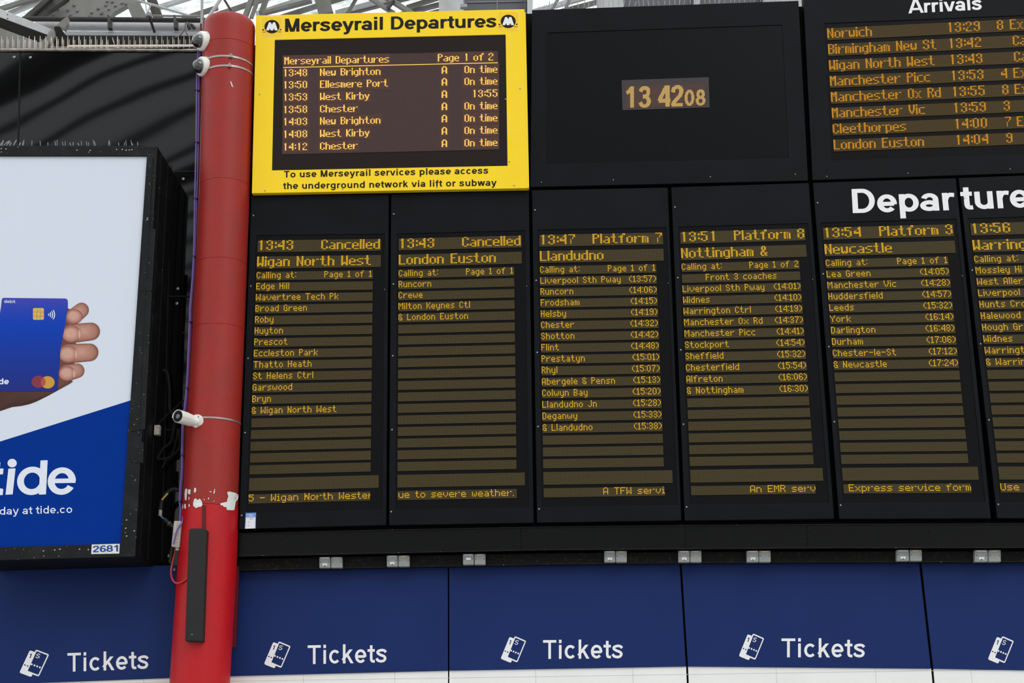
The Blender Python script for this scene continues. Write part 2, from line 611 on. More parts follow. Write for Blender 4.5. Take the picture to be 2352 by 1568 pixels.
def layout(text, style):
    x, dots = 0, []
    for n_, ch in enumerate(text):
        if ch == ' ':
            x += {'s': 4, 'b': 6, 'w': 5}[style]
            continue
        g = {'s': lambda c: G[c], 'b': big, 'w': wide}[style](ch)
        for r, row in enumerate(g):
            for c, k in enumerate(row):
                if k == 'X':
                    dots.append((x + c, r))
        x += len(g[0]) + 1
        if style == 'b' and ch.isdigit() and n_ + 1 < len(text) and text[n_ + 1] in '0123456789:':
            x += 1
    return dots, x - 1


def dot_mesh(dots, f, fill=0.78, clip=None):
    """f(col, row) gives the point of a position on the raster"""
    m = MB()
    e = fill / 2
    for c, r in dots:
        if clip and not (clip[0] <= c < clip[1]):
            continue
        a, b = c + .5, r + .5
        m.quad(f(a - e, b + e), f(a + e, b + e), f(a + e, b - e), f(a - e, b - e))
    return m


def led_strip(q, nc, nr, parent, material='led_row', name='display_row', thick=0.006, off=0.006):
    m = MB()
    p = q.pts(off)
    m.prism(p, thick)
    # uv: front face first (reversed order 3,2,1,0)
    uvm = [(0, nr), (nc, nr), (nc, 0), (0, 0)]
    m.uv = [uvm[3], uvm[2], uvm[1], uvm[0]] + [uvm[i] for i in range(4)]
    for i in range(4):
        m.uv += [(0, 0)] * 4
    return m.build(name, material, parent)


def lit(q, nc, nr, text, style, start, parent, material='lit_amber', off=0.0068, clip=True, end=None):
    dots, w = layout(text, style)
    if end is not None:
        start = end - w
    f = lambda c, r: q.at((c + start) / nc, r / nr, off)
    m = dot_mesh(dots, f, clip=(-start, nc - start) if clip else None)
    return m.build('lit_text', material, parent)


# ------------------------------------------------------------------ stroke alphabet for the printed lettering
def arc(cx, cy, rx, ry, a0, a1, n=20):
    return [(cx + rx * cos(radians(a0 + (a1 - a0) * i / n)), cy + ry * sin(radians(a0 + (a1 - a0) * i / n))) for i in range(n + 1)]


def spl(*p, n=6):
    out = []
    P = [p[0]] + list(p) + [p[-1]]
    for i in range(1, len(P) - 2):
        a, b, c, d = P[i - 1], P[i], P[i + 1], P[i + 2]
        for k in range(n):
            t = k / n
            out.append(tuple(0.5 * (2 * b[j] + (c[j] - a[j]) * t + (2 * a[j] - 5 * b[j] + 4 * c[j] - d[j]) * t * t + (3 * b[j] - a[j] - 3 * c[j] + d[j]) * t ** 3) for j in (0, 1)))
    out.append(p[-1])
    return out


XH, CH = 0.519, 0.716
R2 = 0.2075


def strokes(ch):
    """(advance, [(centre line, y range to cut to)])"""
    S = lambda x, a, b: [(x, a), (x, b)]
    n = None
    D = {
        'A': (.72, [([(.005, -.12), (.36, .83)], (0, CH)), ([(.715, -.12), (.36, .83)], (0, CH)), ([(.2, .215), (.52, .215)], n)]),
        'D': (.72, [(S(.14, 0, CH), n), ([(.14, .658), (.33, .658)] + arc(.33, .358, .27, .3, 90, -90) + [(.14, .058)], n)]),
        'M': (.83, [(S(.14, 0, CH), n), (S(.69, 0, CH), n), ([(.105, .9), (.425, -.1)], (0, CH)), ([(.725, .9), (.405, -.1)], (0, CH))]),
        'T': (.61, [([(.02, .656), (.59, .656)], n), (S(.305, 0, .656), n)]),
        'S': (.67, [(spl((.56, .53), (.5, .62), (.34, .658), (.16, .61), (.13, .49), (.24, .40), (.44, .335), (.54, .25), (.52, .12), (.34, .058), (.16, .1), (.09, .21)), n)]),
        'a': (.556, [([(.43, 0)] + arc(.27, .335, .16, .13, 0, 165), n), (arc(.245, .155, .17, .1, 0, 360), n)]),
        'b': (.61, [(S(.13, 0, CH), n), (arc(.315, .26, .19, R2, 0, 360, 28), n)]),
        'c': (.556, [(arc(.29, .26, .19, R2, 42, 318, 26), n)]),
        'd': (.61, [(S(.48, 0, CH), n), (arc(.295, .26, .19, R2, 0, 360, 28), n)]),
        'e': (.556, [(arc(.28, .26, .19, R2, -9, 318, 28), n), ([(.12, .245), (.47, .245)], n)]),
        'f': (.333, [([(.165, 0), (.165, .52)] + arc(.29, .55, .125, .11, 180, 75, 8), n), ([(.015, .465), (.32, .465)], n)]),
        'g': (.61, [([(.48, XH), (.48, -.03)] + arc(.29, -.03, .19, .115, 0, -160, 14), n), (arc(.295, .27, .19, .2, 0, 360, 28), n)]),
        'h': (.61, [(S(.13, 0, CH), n), (arc(.305, .31, .175, .155, 180, 0) + [(.48, 0)], n)]),
        'i': (.278, [(S(.139, 0, XH), n), (S(.139, .59, CH), n)]),
        'k': (.556, [(S(.13, 0, CH), n), ([(.06, .12), (.52, .62)], (0, XH)), ([(.23, .37), (.54, -.1)], (0, XH))]),
        'l': (.278, [(S(.139, 0, CH), n)]),
        'n': (.61, [(S(.13, 0, XH), n), (arc(.305, .31, .175, .155, 180, 0) + [(.48, 0)], n)]),
        'o': (.61, [(arc(.305, .26, .195, R2, 0, 360, 30), n)]),
        'p': (.61, [(S(.13, -.2, XH), n), (arc(.315, .26, .19, R2, 0, 360, 28), n)]),
        'r': (.389, [(S(.13, 0, XH), n), (spl((.13, .3), (.18, .41), (.27, .458), (.385, .448)), n)]),
        's': (.556, [(spl((.46, .385), (.4, .448), (.27, .468), (.13, .43), (.115, .36), (.22, .295), (.37, .24), (.43, .165), (.38, .08), (.26, .052), (.12, .085), (.06, .165)), n)]),
        't': (.333, [([(.17, .66)] + spl((.17, .2), (.175, .125), (.205, .07), (.26, .055), (.325, .06)), n), ([(.01, .465), (.325, .465)], n)]),
        'u': (.61, [(S(.48, 0, XH), n), ([(.13, XH)] + arc(.305, .21, .175, .155, 180, 360), n)]),
        'v': (.556, [([(.035, .619), (.3, -.1)], (0, XH)), ([(.521, .619), (.256, -.1)], (0, XH))]),
        'w': (.778, [([(.05, .619), (.245, -.1)], (0, XH)), ([(.405, .619), (.2, -.1)], (0, XH)), ([(.375, .619), (.57, -.1)], (0, XH)), ([(.73, .619), (.535, -.1)], (0, XH))]),
        'y': (.556, [([(.035, .619), (.29, -.03)], (-.03, XH)), ([(.525, .619), (.28, -.04)] + spl((.28, -.04), (.24, -.115), (.17, -.15), (.07, -.148)), (-.3, XH))]),
        '.': (.278, [(S(.139, 0, .13), n)]),
        '0': (.556, [(arc(.278, .358, .185, .3, 0, 360, 32), n)]),
        '1': (.556, [(S(.33, 0, CH), n), (spl((.08, .5), (.22, .57), (.33, .70)), (0, CH))]),
        '2': (.556, [(spl((.095, .48), (.13, .6), (.27, .658), (.42, .6), (.44, .47), (.34, .33), (.16, .17), (.08, .04)), (0, CH)), ([(.035, .058), (.51, .058)], n)]),
        '3': (.556, [(spl((.1, .54), (.16, .63), (.28, .658), (.41, .61), (.42, .47), (.33, .385), (.2, .375)), n), (spl((.2, .375), (.36, .35), (.45, .24), (.42, .11), (.28, .055), (.15, .09), (.08, .19)), n)]),
        '4': (.556, [(S(.4, 0, CH), n), ([(.4, .76), (.045, .2)], (.11, CH)), ([(.02, .215), (.53, .215)], n)]),
        '6': (.556, [(arc(.285, .225, .18, .168, 0, 360, 28), n), (spl((.46, .56), (.40, .64), (.28, .658), (.16, .58), (.11, .42), (.105, .225)), n)]),
        '8': (.556, [(arc(.278, .51, .165, .148, 0, 360, 24), n), (arc(.278, .215, .19, .158, 0, 360, 26), n)]),
    }
    return D[ch]


def clip_y(poly, lo, hi):
    for lim, sg in ((lo, 1), (hi, -1)):
        out = []
        for i in range(len(poly)):
            a, b = poly[i - 1], poly[i]
            ia, ib = (a[1] - lim) * sg >= 0, (b[1] - lim) * sg >= 0
            if ia != ib:
                t = (lim - a[1]) / (b[1] - a[1])
                out.append((a[0] + (b[0] - a[0]) * t, lim))
            if ib:
                out.append(b)
        poly = out
        if not poly:
            return []
    return poly


def text_polys(text, ws=.145, wh=.116, track=0.0):
    x, polys, lev = 0.0, [], []
    for ch in text:
        if ch == ' ':
            x += .278 + track
            continue
        adv, st = strokes(ch)
        for li, (line, yr) in enumerate(st):
            line = [p for i, p in enumerate(line) if i == 0 or math.dist(p, line[i - 1]) > 1e-5]
            L, Rr = [], []
            closed = math.dist(line[0], line[-1]) < 1e-6
            for i in range(len(line)):
                if closed:
                    a, b = line[i - 1 if i > 0 else -2], line[i + 1 if i < len(line) - 1 else 1]
                else:
                    a, b = line[max(i - 1, 0)], line[min(i + 1, len(line) - 1)]
                tx, ty = b[0] - a[0], b[1] - a[1]
                l = math.hypot(tx, ty) or 1
                nx, ny = -ty / l, tx / l
                k = 1.0
                if 0 < i < len(line) - 1:
                    t1 = (line[i][0] - line[i - 1][0], line[i][1] - line[i - 1][1])
                    l1 = math.hypot(*t1) or 1
                    k = 1 / max(0.6, (t1[0] * tx + t1[1] * ty) / l1 / l)
                L.append((line[i][0] + nx * ws / 2 * k, line[i][1] + ny * wh / 2 * k))
                Rr.append((line[i][0] - nx * ws / 2 * k, line[i][1] - ny * wh / 2 * k))
            for i in range(len(line) - 1):
                q = [Rr[i], Rr[i + 1], L[i + 1], L[i]]
                if yr:
                    q = clip_y(q, *yr)
                if len(q) >= 3:
                    polys.append([(x + p[0], p[1]) for p in q])
                    lev.append(li)
        x += adv + track
    return polys, lev


def lettering(text, L, R, capL, y, off, material, parent, name='lettering', capR=None, ws=.145, wh=.116, upL=None, upR=None, track=0.0, lo=None):
    """baseline from pixel L to pixel R, capital height in pixels, on plane y"""
    capR = capR or capL
    polys, lev = text_polys(text, ws, wh, track)
    xs = [p[0] for q in polys for p in q]
    x0, x1 = min(xs), max(xs)
    uL = upL or (0.0, -1.0)
    uR = upR or uL
    bl, br = W(*L, y), W(*R, y)
    tl = W(L[0] + uL[0] * capL, L[1] + uL[1] * capL, y)
    tr = W(R[0] + uR[0] * capR, R[1] + uR[1] * capR, y)
    m = MB()
    for q, k in zip(polys, lev):
        vs = []
        for px, py in q:
            s, t = (px - x0) / (x1 - x0), py / CH
            b, tt = bl.lerp(br, s), tl.lerp(tr, s)
            p = b + (tt - b) * t
            vs.append((p.x, p.y - off - 0.00012 * k, p.z))
        m.add(vs, [tuple(range(len(vs)))])
    return m.build(name, material, parent)


def flat(pts, y, off, material, parent, name, mb=None, fin=True):
    """polygon through photograph pixels on plane y"""
    m = mb or MB()
    vs = []
    for p in pts:
        q = W(p[0], p[1], y)
        vs.append((q.x, q.y - off, q.z))
    m.add(vs, [tuple(range(len(vs)))])
    return m.build(name, material, parent) if fin else m


def ell(cx, cy, rx, ry, n=32):
    return [(cx + rx * cos(2 * pi * i / n), cy + ry * sin(2 * pi * i / n)) for i in range(n)]


def screw(q, u, v, parent, off=0.001, r=0.0065, material='screw_metal'):
    m = MB()
    c = q.at(u, v, off)
    m.lathe(c, (0, -1, 0), [(0, r), (0.003, r), (0.0045, r * 0.6)], 10)
    return m.build('screw', material, parent)

# ================================================================== the setting
def sbox(name, x0, x1, y0, y1, z0, z1, material, bevel=0):
    m = MB()
    m.box(((x0 + x1) / 2, (y0 + y1) / 2, (z0 + z1) / 2), (x1 - x0, y1 - y0, z1 - z0))
    o = m.build(name, material, bevel=bevel)
    return tag(o, kind='structure')


FY = 0.23          # front of the blue fascia
WY = 0.26          # black wall high up behind the advert
sbox('floor', -26, 26, -42, 6, -0.2, 0.0, 'floor_tile')
sbox('wall_core', -9, 9, 0.27, 0.5, 0.0, 3.3, 'gap_black')
zt = W(230, 113, WY).z
zx = W(640, 113, WY).x
m = MB()
m.box(((-9 + zx) / 2, WY + 0.1, (3.3 + zt) / 2), (zx + 9, 0.2, zt - 3.3))
sbox('leak_plate', zx - 0.02, 9, 0.27, 0.5, 3.3, 3.85, 'gap_black')  # added dark plate, blocks sky light leaking in between beam and fascia
wall_back = tag(m.build('wall_back', 'back_black'), kind='structure')
# seams and bolts of the black cladding
m = MB()
for a, b in (((47, 114), (40, 400)), ((393, 380), (372, 1290))):
    p, q = W(*a, WY), W(*b, WY)
    m.bar((p.x, WY - 0.002, p.z), (q.x, WY - 0.002, q.z), 0.012, 0.006)
for a, b in (((401, 394), (470, 394)), ((389, 681), (446, 681)), ((380, 987), (430, 987))):
    p, q = W(*a, WY), W(*b, WY)
    m.bar((p.x, WY - 0.003, p.z), (q.x, WY - 0.003, q.z), 0.014, 0.008)
m.build('seam', 'box_side', wall_back)
for px, py in ((33, 131), (70, 132), (421, 411), (408, 663), (406, 697), (388, 1276)):
    m = MB()
    m.lathe(W(px, py, WY - 0.001), (0, -1, 0), [(0, .012), (.004, .012), (.006, .006)], 12)
    m.build('bolt', 'screw_metal', wall_back)

# roof over the hall: rafters running aslant, open to the sky between (out of view, slant and spacing set for the reflection in the black cladding)
m = MB()
th = radians(35)
dr, nr_ = Vector((cos(th), sin(th), 0)), Vector((-sin(th), cos(th), 0))
for k in range(-46, 10):
    c = Vector((0, 0, 14.0)) + nr_ * (k * 0.95)
    L = 34
    a, b = c - dr * L, c + dr * L
    if True:
        # stop each rafter short of the display wall
        tmax = (-1.0 - a.y) / dr.y
        b = a + dr * min(2 * L, tmax)
        if (b - a).length > 2:
            m.bar(a, b, 0.10 if k % 5 else 0.25, 0.10 if k % 5 else 0.5)
tag(m.build('ceiling_rafters', 'rafter'), kind='structure')

# glazed roof falling away behind the display wall
GP, GN = Vector((0, 6.0, 11.6)), Vector((0, 0.42, 1.0)).normalized()
def GR(px, py):
    return WP(px, py, GP, GN)
m = MB()
m.quad((-8, 1.4, 11.6 + 0.42 * 4.6), (8, 1.4, 11.6 + 0.42 * 4.6), (8, 14, 11.6 - 0.42 * 8), (-8, 14, 11.6 - 0.42 * 8))
roof = tag(m.build('ceiling', 'dirty_roof_glass'), kind='structure')

# white panelled wall below the ticket fascia
LINE = [(-60, 1573.5), (112, 1567), (391, 1556), (540, 1551), (1029.6, 1539.5), (1240, 1534.8), (1574, 1530), (1900, 1529), (2138.7, 1535), (2430, 1540)]
def line_y(px):
    for (x0, y0), (x1, y1) in zip(LINE, LINE[1:]):
        if x0 <= px <= x1:
            return y0 + (y1 - y0) * (px - x0) / (x1 - x0)
# separators between the bays: (top, bottom)
SEPS = [((470, 1296), (458, 1568)), ((1030, 1299), (1030.5, 1568)), ((1563.3, 1294.7), (1579.5, 1568)), ((2113.5, 1290), (2144, 1568))]
def sep_x(k, py):
    (x0, y0), (x1, y1) = SEPS[k]
    return x0 + (x1 - x0) * (py - y0) / (y1 - y0)
FTOP = [(-60, 1311), (0, 1309), (405, 1297.5), (470, 1316), (1030, 1299.5), (1563, 1294.7), (2113, 1290), (2430, 1292)]
m = MB()
bays = [(-60, 0, None), (0, 1, None), (1, 2, None), (2, 3, None), (3, 2430, None)]
GAP = [2.0, 1.6, 2.4, 2.8]
for i in range(5):
    def ex(side, py, i=i):
        if side == 'l':
            return -60 if i == 0 else sep_x(i - 1, py) + GAP[i - 1]
        return 2430 if i == 4 else sep_x(i, py) - GAP[i]
    xl, xr = ex('l', 1545), ex('r', 1545)
    tl, tr = W(xl, line_y(max(xl, -60)), FY + .012), W(xr, line_y(min(xr, 2430)), FY + .012)
    xl2, xr2 = W(ex('l', 1568), 1568, FY + .012).x, W(ex('r', 1568), 1568, FY + .012).x
    m.prism([tl, tr, (xr2, FY + .012, 0.0), (xl2, FY + .012, 0.0)], 0.02)
tag(m.build('wall_lower', 'white_panel'), kind='structure')
# hairline joints of the white panels
m = MB()
for x in (150, 330, 697, 907, 1230, 1453, 1782, 2010, 2230):
    p = W(x, line_y(x) + 1, FY + .012)
    m.box((p.x, FY + .0118, p.z / 2), (0.003, 0.001, p.z))
p = W(1200, 1554, FY + .012)
xa, xb = W(-55, 1554, FY).x, W(2425, 1554, FY).x
m.box(((xa + xb) / 2, FY + .0118, p.z), (xb - xa, 0.001, 0.003))
tag(m.build('trim_1', 'panel_joint'), kind='structure')

# ================================================================== ticket fascia panels
def ticket_icon(box, y, off, parent):
    """two overlapping tickets, the rear one solid and the front one outlined; box in pixels"""
    x0, y0, x1, y1 = box
    T = lambda p: (x0 + (p[0] - 55) / 437 * (x1 - x0), y0 + (p[1] - 243) / 444 * (y1 - y0))
    def fl(pts, o, mm):
        flat([T(p) for p in pts], y, o, None, None, None, mb=mm, fin=False)
    m = MB()
    fl([(196, 268), (206, 258), (222, 257), (275, 277), (280, 300), (160, 600), (244, 645), (236, 676), (222, 687), (206, 686), (66, 630), (54, 616), (55, 600)], off, m)
    # outline of the front ticket as four mitred strips
    o = [(286, 262), (296, 247), (312, 243), (480, 313), (492, 328), (488, 342), (350, 664), (338, 679), (320, 680), (240, 647), (160, 600)]
    n = [(303, 274), (306, 268), (311, 267), (465, 331), (469, 336), (467, 342), (337, 648), (332, 655), (325, 656), (252, 625), (172, 590)]
    for i in range(len(o)):
        j = (i + 1) % len(o)
        fl([o[i], o[j], n[j], n[i]], off + .0002, m)
    for k in range(4):
        fl(ell(232 + 41.5 * k, 484 + 16.5 * k, 14, 16, 14), off + .0002, m)
    ic = m.build('ticket_symbol', 'print_white', parent)
    m = MB()
    for c in ((130, 494), (171, 511)):
        fl(ell(c[0], c[1], 12, 13, 14), off + .0004, m)
    for q in ([(205, 312), (240, 308), (214, 382), (199, 376), (218, 326), (205, 326)],):
        fl(q, off + .0004, m)
    dk = m.build('ticket_symbol_detail', 'fascia_blue', ic)
    a, b = T((286, 380)), T((347, 388))
    lettering('S', a, b, (y1 - y0) * 0.185, y, off + .0004, 'print_white', ic, 'class_letter', ws=.1, wh=.09, upL=(.28, -.95))


FASCIA = [
    (None, 0, (46, 1491.8, 112.3, 1553.4), ((155, 1542.3), (341.5, 1535.5), 43.5), 'navy blue fascia panel with white ticket symbol, left of the column, below the advert'),
    (0, 1, (607.5, 1473, 667, 1533.5), ((706.8, 1524.8), (888.5, 1521), 43.8), 'navy blue fascia panel with white ticket symbol, first one right of the red column'),
    (1, 2, (1151, 1461, 1208, 1521), ((1247.3, 1512.8), (1431, 1511.5), 43.8), 'navy blue fascia panel with white ticket symbol, second one right of the red column'),
    (2, 3, (1698, 1455, 1754.6, 1515), ((1795, 1509), (1987, 1509.5), 44), 'navy blue fascia panel with white ticket symbol, third one right of the red column'),
    (3, None, (2270, 1461, 2328, 1522.7), None, 'navy blue fascia panel cut by the right edge, only its ticket symbol showing'),
]
for i, (l, r, icon, txt, lab) in enumerate(FASCIA):
    xl = (lambda py: -60) if l is None else (lambda py, l=l: sep_x(l, py) + GAP[l])
    xr = (lambda py: 2430) if r is None else (lambda py, r=r: sep_x(r, py) - GAP[r])
    ytl = 1311 if i == 0 else [0, 1315, 1299.7, 1294.7, 1290][i]
    ytr = [1295.5, 1299.5, 1294.7, 1290, 1292.5][i]
    q = Quad([(xl(ytl), ytl), (xr(ytr), ytr), (xr(1540), line_y(xr(1540))), (xl(1540), line_y(xl(1540)))], FY)
    t = thing('fascia_panel', q.at(.5, .5), lab, 'sign panel', 'ticket hall fascia panels')
    slab(q, 0.018).build('panel', 'fascia_blue', t, bevel=0.002)
    ticket_icon(icon, FY, .001, t)
    if txt:
        up = (-.03, -1)
        lettering('Tickets', txt[0], txt[1], txt[2], FY, .001, 'print_white', t, ws=.112, wh=.098, track=.012)

# ================================================================== departure boards
def panel_unit(name, q, win, label, cat, group, win_mat='window_black', thick=0.1):
    t = thing(name, q.at(.5, .5, -thick / 2), label, cat, group)
    w = q.sub(*win)
    frame_mb(q.pts(), w.pts(), thick).build('casing', 'board_black', t, bevel=0.003)
    slab(w, thick - 0.02, -0.006).build('window', win_mat, t)
    return t, w


SHOW = 'departure display panels'
PANELS = [
    ([(577.5, 449), (893, 446), (887, 1205.3), (549, 1214.5)], .058, .947,
     '13:43', 'Cancelled', 'Wigan North West', 'Page 1 of 1',
     ['Edge Hill', 'Wavertree Tech Pk', 'Broad Green', 'Roby', 'Huyton', 'Prescot', 'Eccleston Park', 'Thatto Heath', 'St Helens Ctrl', 'Garswood', 'Bryn', '& Wigan North West'],
     ('5 - Wigan North Wester', 0), 'tall black departure display beside the red column, its cancelled train listing twelve stops'),
    ([(898.5, 446), (1214.5, 437.5), (1225.7, 1200), (893.5, 1205.8)], .057, .943,
     '13:43', 'Cancelled', 'London Euston', 'Page 1 of 1',
     ['Runcorn', 'Crewe', 'Milton Keynes Ctl', '& London Euston'],
     ('ue to severe weather.', 1), 'tall black departure display with a cancelled London train and only four stops'),
    ([(1222, 436.6), (1533.5, 430.6), (1565, 1195), (1233.6, 1199.8)], .049, .951,
     '13:47', 'Platform 7', 'Llandudno', 'Page 1 of 1',
     ['Liverpool Sth Pway (13:57)', 'Runcorn (14:06)', 'Frodsham (14:15)', 'Helsby (14:19)', 'Chester (14:32)', 'Shotton (14:42)', 'Flint (14:48)', 'Prestatyn (15:01)', 'Rhyl (15:07)', 'Abergele & Pensn (15:13)', 'Colwyn Bay (15:20)', 'Llandudno Jn (15:28)', 'Deganwy (15:33)', '& Llandudno (15:38)'],
     ('A TFW servi', 59), 'tall black departure display for platform 7, under the left half of the clock panel'),
    ([(1542, 430), (1857.5, 420), (1916, 1191), (1573, 1195)], .050, .947,
     '13:51', 'Platform 8', 'Nottingham &', 'Page 1 of 2',
     ['      Front 3 coaches', 'Liverpool Sth Pway (14:01)', 'Widnes (14:10)', 'Warrington Ctrl (14:19)', 'Manchester Ox Rd (14:37)', 'Manchester Picc (14:41)', 'Stockport (14:54)', 'Sheffield (15:32)', 'Chesterfield (15:54)', 'Alfreton (16:06)', '& Nottingham (16:30)'],
     ('An EMR serv', 57), 'tall black departure display for platform 8, under the right half of the clock panel'),
    ([(1867.5, 419.5), (2195.5, 409), (2276, 1190), (1928, 1191.3)], .043, .947,
     '13:54', 'Platform 3', 'Newcastle', 'Page 1 of 1',
     ['Lea Green (14:05)', 'Manchester Vic (14:28)', 'Huddersfield (14:57)', 'Leeds (15:32)', 'York (16:14)', 'Darlington (16:48)', 'Durham (17:06)', 'Chester-le-St (17:12)', '& Newcastle (17:24)'],
     ('Express service form', 5), 'tall black departure display for platform 3 with white heading letters across its top'),
    ([(2202, 408.5), (2545, 396), (2652, 1190.5), (2291, 1189.8)], .041, .947,
     '13:56', None, 'Warring', None,
     ['Mossley Hi', 'West Aller', 'Liverpool', 'Hunts Cro', 'Halewood', 'Hough Gre', 'Widnes', 'Warringt', '& Warrin'],
     ('Use', 0), 'departure display at the right edge of the photo, mostly cut off'),
]
BQ = []
for pi_, (corn, ul, ur, tm, st, dest, pg, stops, scroll, lab) in enumerate(PANELS):
    q = Quad(corn, 0.0)
    BQ.append(q)
    wl = ul - .012
    t, w = panel_unit('departure_display', q, (wl, ur + .026, .127, .956), lab, 'departure display', SHOW)
    um = ul + (ur - ul) * .9365      # right end of the shorter rows
    O1, O2 = -.001, 0.0
    def row(v0, v1, short, nr):
        s = q.sub(ul, um if short else ur, v0, v1)
        return s, led_strip(s, 120 if short else 128, nr, t, 'led_row', 'display_row', .005, O1)
    s, o = row(.1425, .1795, False, 12)
    lit(s, 128, 12, tm, 'b', 0, o, off=O2)
    if st:
        lit(s, 128, 12, st, 'b', 0, o, off=O2, end=127)
    s, o = row(.1932, .2305, False, 12)
    lit(s, 128, 12, dest, 'b', 0, o, off=O2)
    for k in range(18):
        v0 = .241 + .03403 * k
        s, o = row(v0, v0 + .0262, True, 9)
        if k == 0:
            lit(s, 120, 9, 'Calling at:', 's', 0, o, off=O2)
            if pg:
                lit(s, 120, 9, pg, 's', 0, o, off=O2, end=119)
        elif k <= len(stops):
            tx = stops[k - 1]
            if tx[0] == ' ':
                lit(s, 120, 9, tx.strip(), 's', 24, o, off=O2)
            else:
                left, right = (tx[:tx.index(' (')], tx[tx.index('('):]) if '(' in tx else (tx, None)
                lit(s, 120, 9, left, 's', 0, o, off=O2)
                if right:
                    lit(s, 120, 9, right, 's', 0, o, off=O2, end=119.5)
    row(.8565, .893, False, 12)
    s, o = row(.903, .929, True, 9)
    lit(s, 120, 9, scroll[0], 'w', scroll[1], o, off=O2)
    for u, v in ((.02, .064), (.02, .285), (.019, .505), (.017, .725), (.015, .962)):
        screw(q, u, v, t)
    screw(q, .975, .301, t, r=.004)

# headings across the panels
q5 = [o for o in bpy.data.objects if o.name.startswith('departure_display')]
q5.sort(key=lambda o: o.location.x)
lettering('Depar', (1958.8, 489.3), (2196, 482.3), 55, 0, .001, 'print_white', q5[4], 'heading_lettering', upL=(-.055, -1), upR=(-.11, -1), ws=.15, wh=.12)
lettering('tures', (2208.8, 481.5), (2411, 474), 55, 0, .001, 'print_white', q5[5], 'heading_lettering', upL=(-.09, -1), upR=(-.11, -1), ws=.15, wh=.12)

# --- clock panel
qc = Quad([(1222, 23), (1834, 1.5), (1856, 414.5), (1218, 429.5)], 0.0)
t, w = panel_unit('clock_panel', qc, (.0575, .9345, .136, .878), 'wide black panel showing the time in yellow digits, above two departure displays', 'clock', None, 'screen_black')
for u, v in ((.04, .975), (.3, .972), (.65, .968), (.955, .965)):
    screw(qc, u, v, t, r=.005)
m = MB()
a, b = W(1523, 68.5), W(1533, 371)
m.bar((a.x, .0045, a.z), (b.x, .0045, b.z), .004, .004)
m.build('screen_joint', 'board_black', t)
cq = Quad([(1427.7, 184), (1627.7, 177), (1630, 246.4), (1429.8, 253)], 0.0)
co = led_strip(cq, 120, 42, t, 'led_clock', 'clock_display', .004, -.001)
led_strip(cq.sub(.045, .955, .2, .93), 109, 30, co, 'led_clock_warm', 'lit_field', .001, .0)


def raster_digit(ch, x0, x1, yb, yt, m):
    """fill a digit with upright light bars; px box with baseline yb and top yt"""
    polys, lev = text_polys(ch, .17, .125)
    xs = [p[0] for q in polys for p in q]
    gx0, gx1 = min(xs), max(xs)
    ncol = max(3, round((x1 - x0) / 1.68))
    nrow = max(6, round((yb - yt) / 1.9))
    def inside(px, py):
        for q in polys:
            c = False
            for i in range(len(q)):
                (ax, ay), (bx, by) = q[i - 1], q[i]
                if (ay > py) != (by > py) and px < (bx - ax) * (py - ay) / (by - ay) + ax:
                    c = not c
            if c:
                return True
        return False
    pw = (x1 - x0) / ncol
    for c in range(ncol):
        on = [inside(gx0 + (c + .5) / ncol * (gx1 - gx0), (r + .5) / nrow * CH + .0013) for r in range(nrow)]
        r = 0
        while r < nrow:
            if on[r]:
                e = r
                while e < nrow and on[e]:
                    e += 1
                a, b = x0 + c * pw + pw * .14, x0 + (c + 1) * pw - pw * .14
                h = (yb - yt) / nrow
                sk = -.03
                P = lambda x, rr: W(x - sk * 0 + 0, yb - rr * h - (x - x0) * .033, 0)
                vs = [P(a, r), P(b, r), P(b, e), P(a, e)]
                m.add([(v.x, v.y - .0016, v.z) for v in vs], [(0, 1, 2, 3)])
                r = e
            else:
                r += 1


m = MB()
K = 10.69
for ch, a, b, yb, yt in (('1', 185, 385, 832, 310), ('3', 495, 800, 832, 305), ('4', 960, 1282, 812, 290), ('2', 1293, 1602, 803, 278), ('0', 1630, 1866, 785, 392), ('8', 1902, 2142, 780, 385)):
    raster_digit(ch, 1420 + a / K, 1420 + b / K, 170 + yb / K, 170 + yt / K, m)
m.build('digits', 'lit_clock', co)
m = MB()
for cx, cy in ((875, 460), (880, 690)):
    for k in range(4):
        x = 1420 + (cx - 34 + k * 18) / K
        a, b = W(x, 170 + (cy - 42) / K), W(x, 170 + (cy + 42) / K)
        m.bar((a.x, -.0012, a.z), (b.x, -.0012, b.z), .0036, .0006)
m.build('unlit_colon', 'lit_dim', co)

# --- arrivals panel
qa = Quad([(1844.5, -24), (2560, -54), (2600, 389), (1866.5, 413.5)], 0.0)
t, w = panel_unit('arrivals_panel', qa, (.062, .965, .188, .905), 'black arrivals display with eight orange rows, top right corner', 'arrivals display', None)
for u, v in ((.045, .985), (.3, .982), (.62, .978)):
    screw(qa, u, v, t, r=.005)
lettering('Arrivals', (2086.5, 31), (2256, 22), 30.5, 0, .001, 'print_white', t, 'heading_lettering', upL=(-.05, -1), upR=(-.09, -1), ws=.15, wh=.12)
ARR = [('Norwich', '13:29', '8', 'Ex'), ('Birmingham New St', '13:42', '', 'Ca'), ('Wigan North West', '13:43', '', 'Ca'), ('Manchester Picc', '13:53', '4', 'Ex'),
       ('Manchester Ox Rd', '13:55', '8', 'Ex'), ('Manchester Vic', '13:59', '3', ''), ('Cleethorpes', '14:00', '7', 'E'), ('London Euston', '14:04', '9', '')]
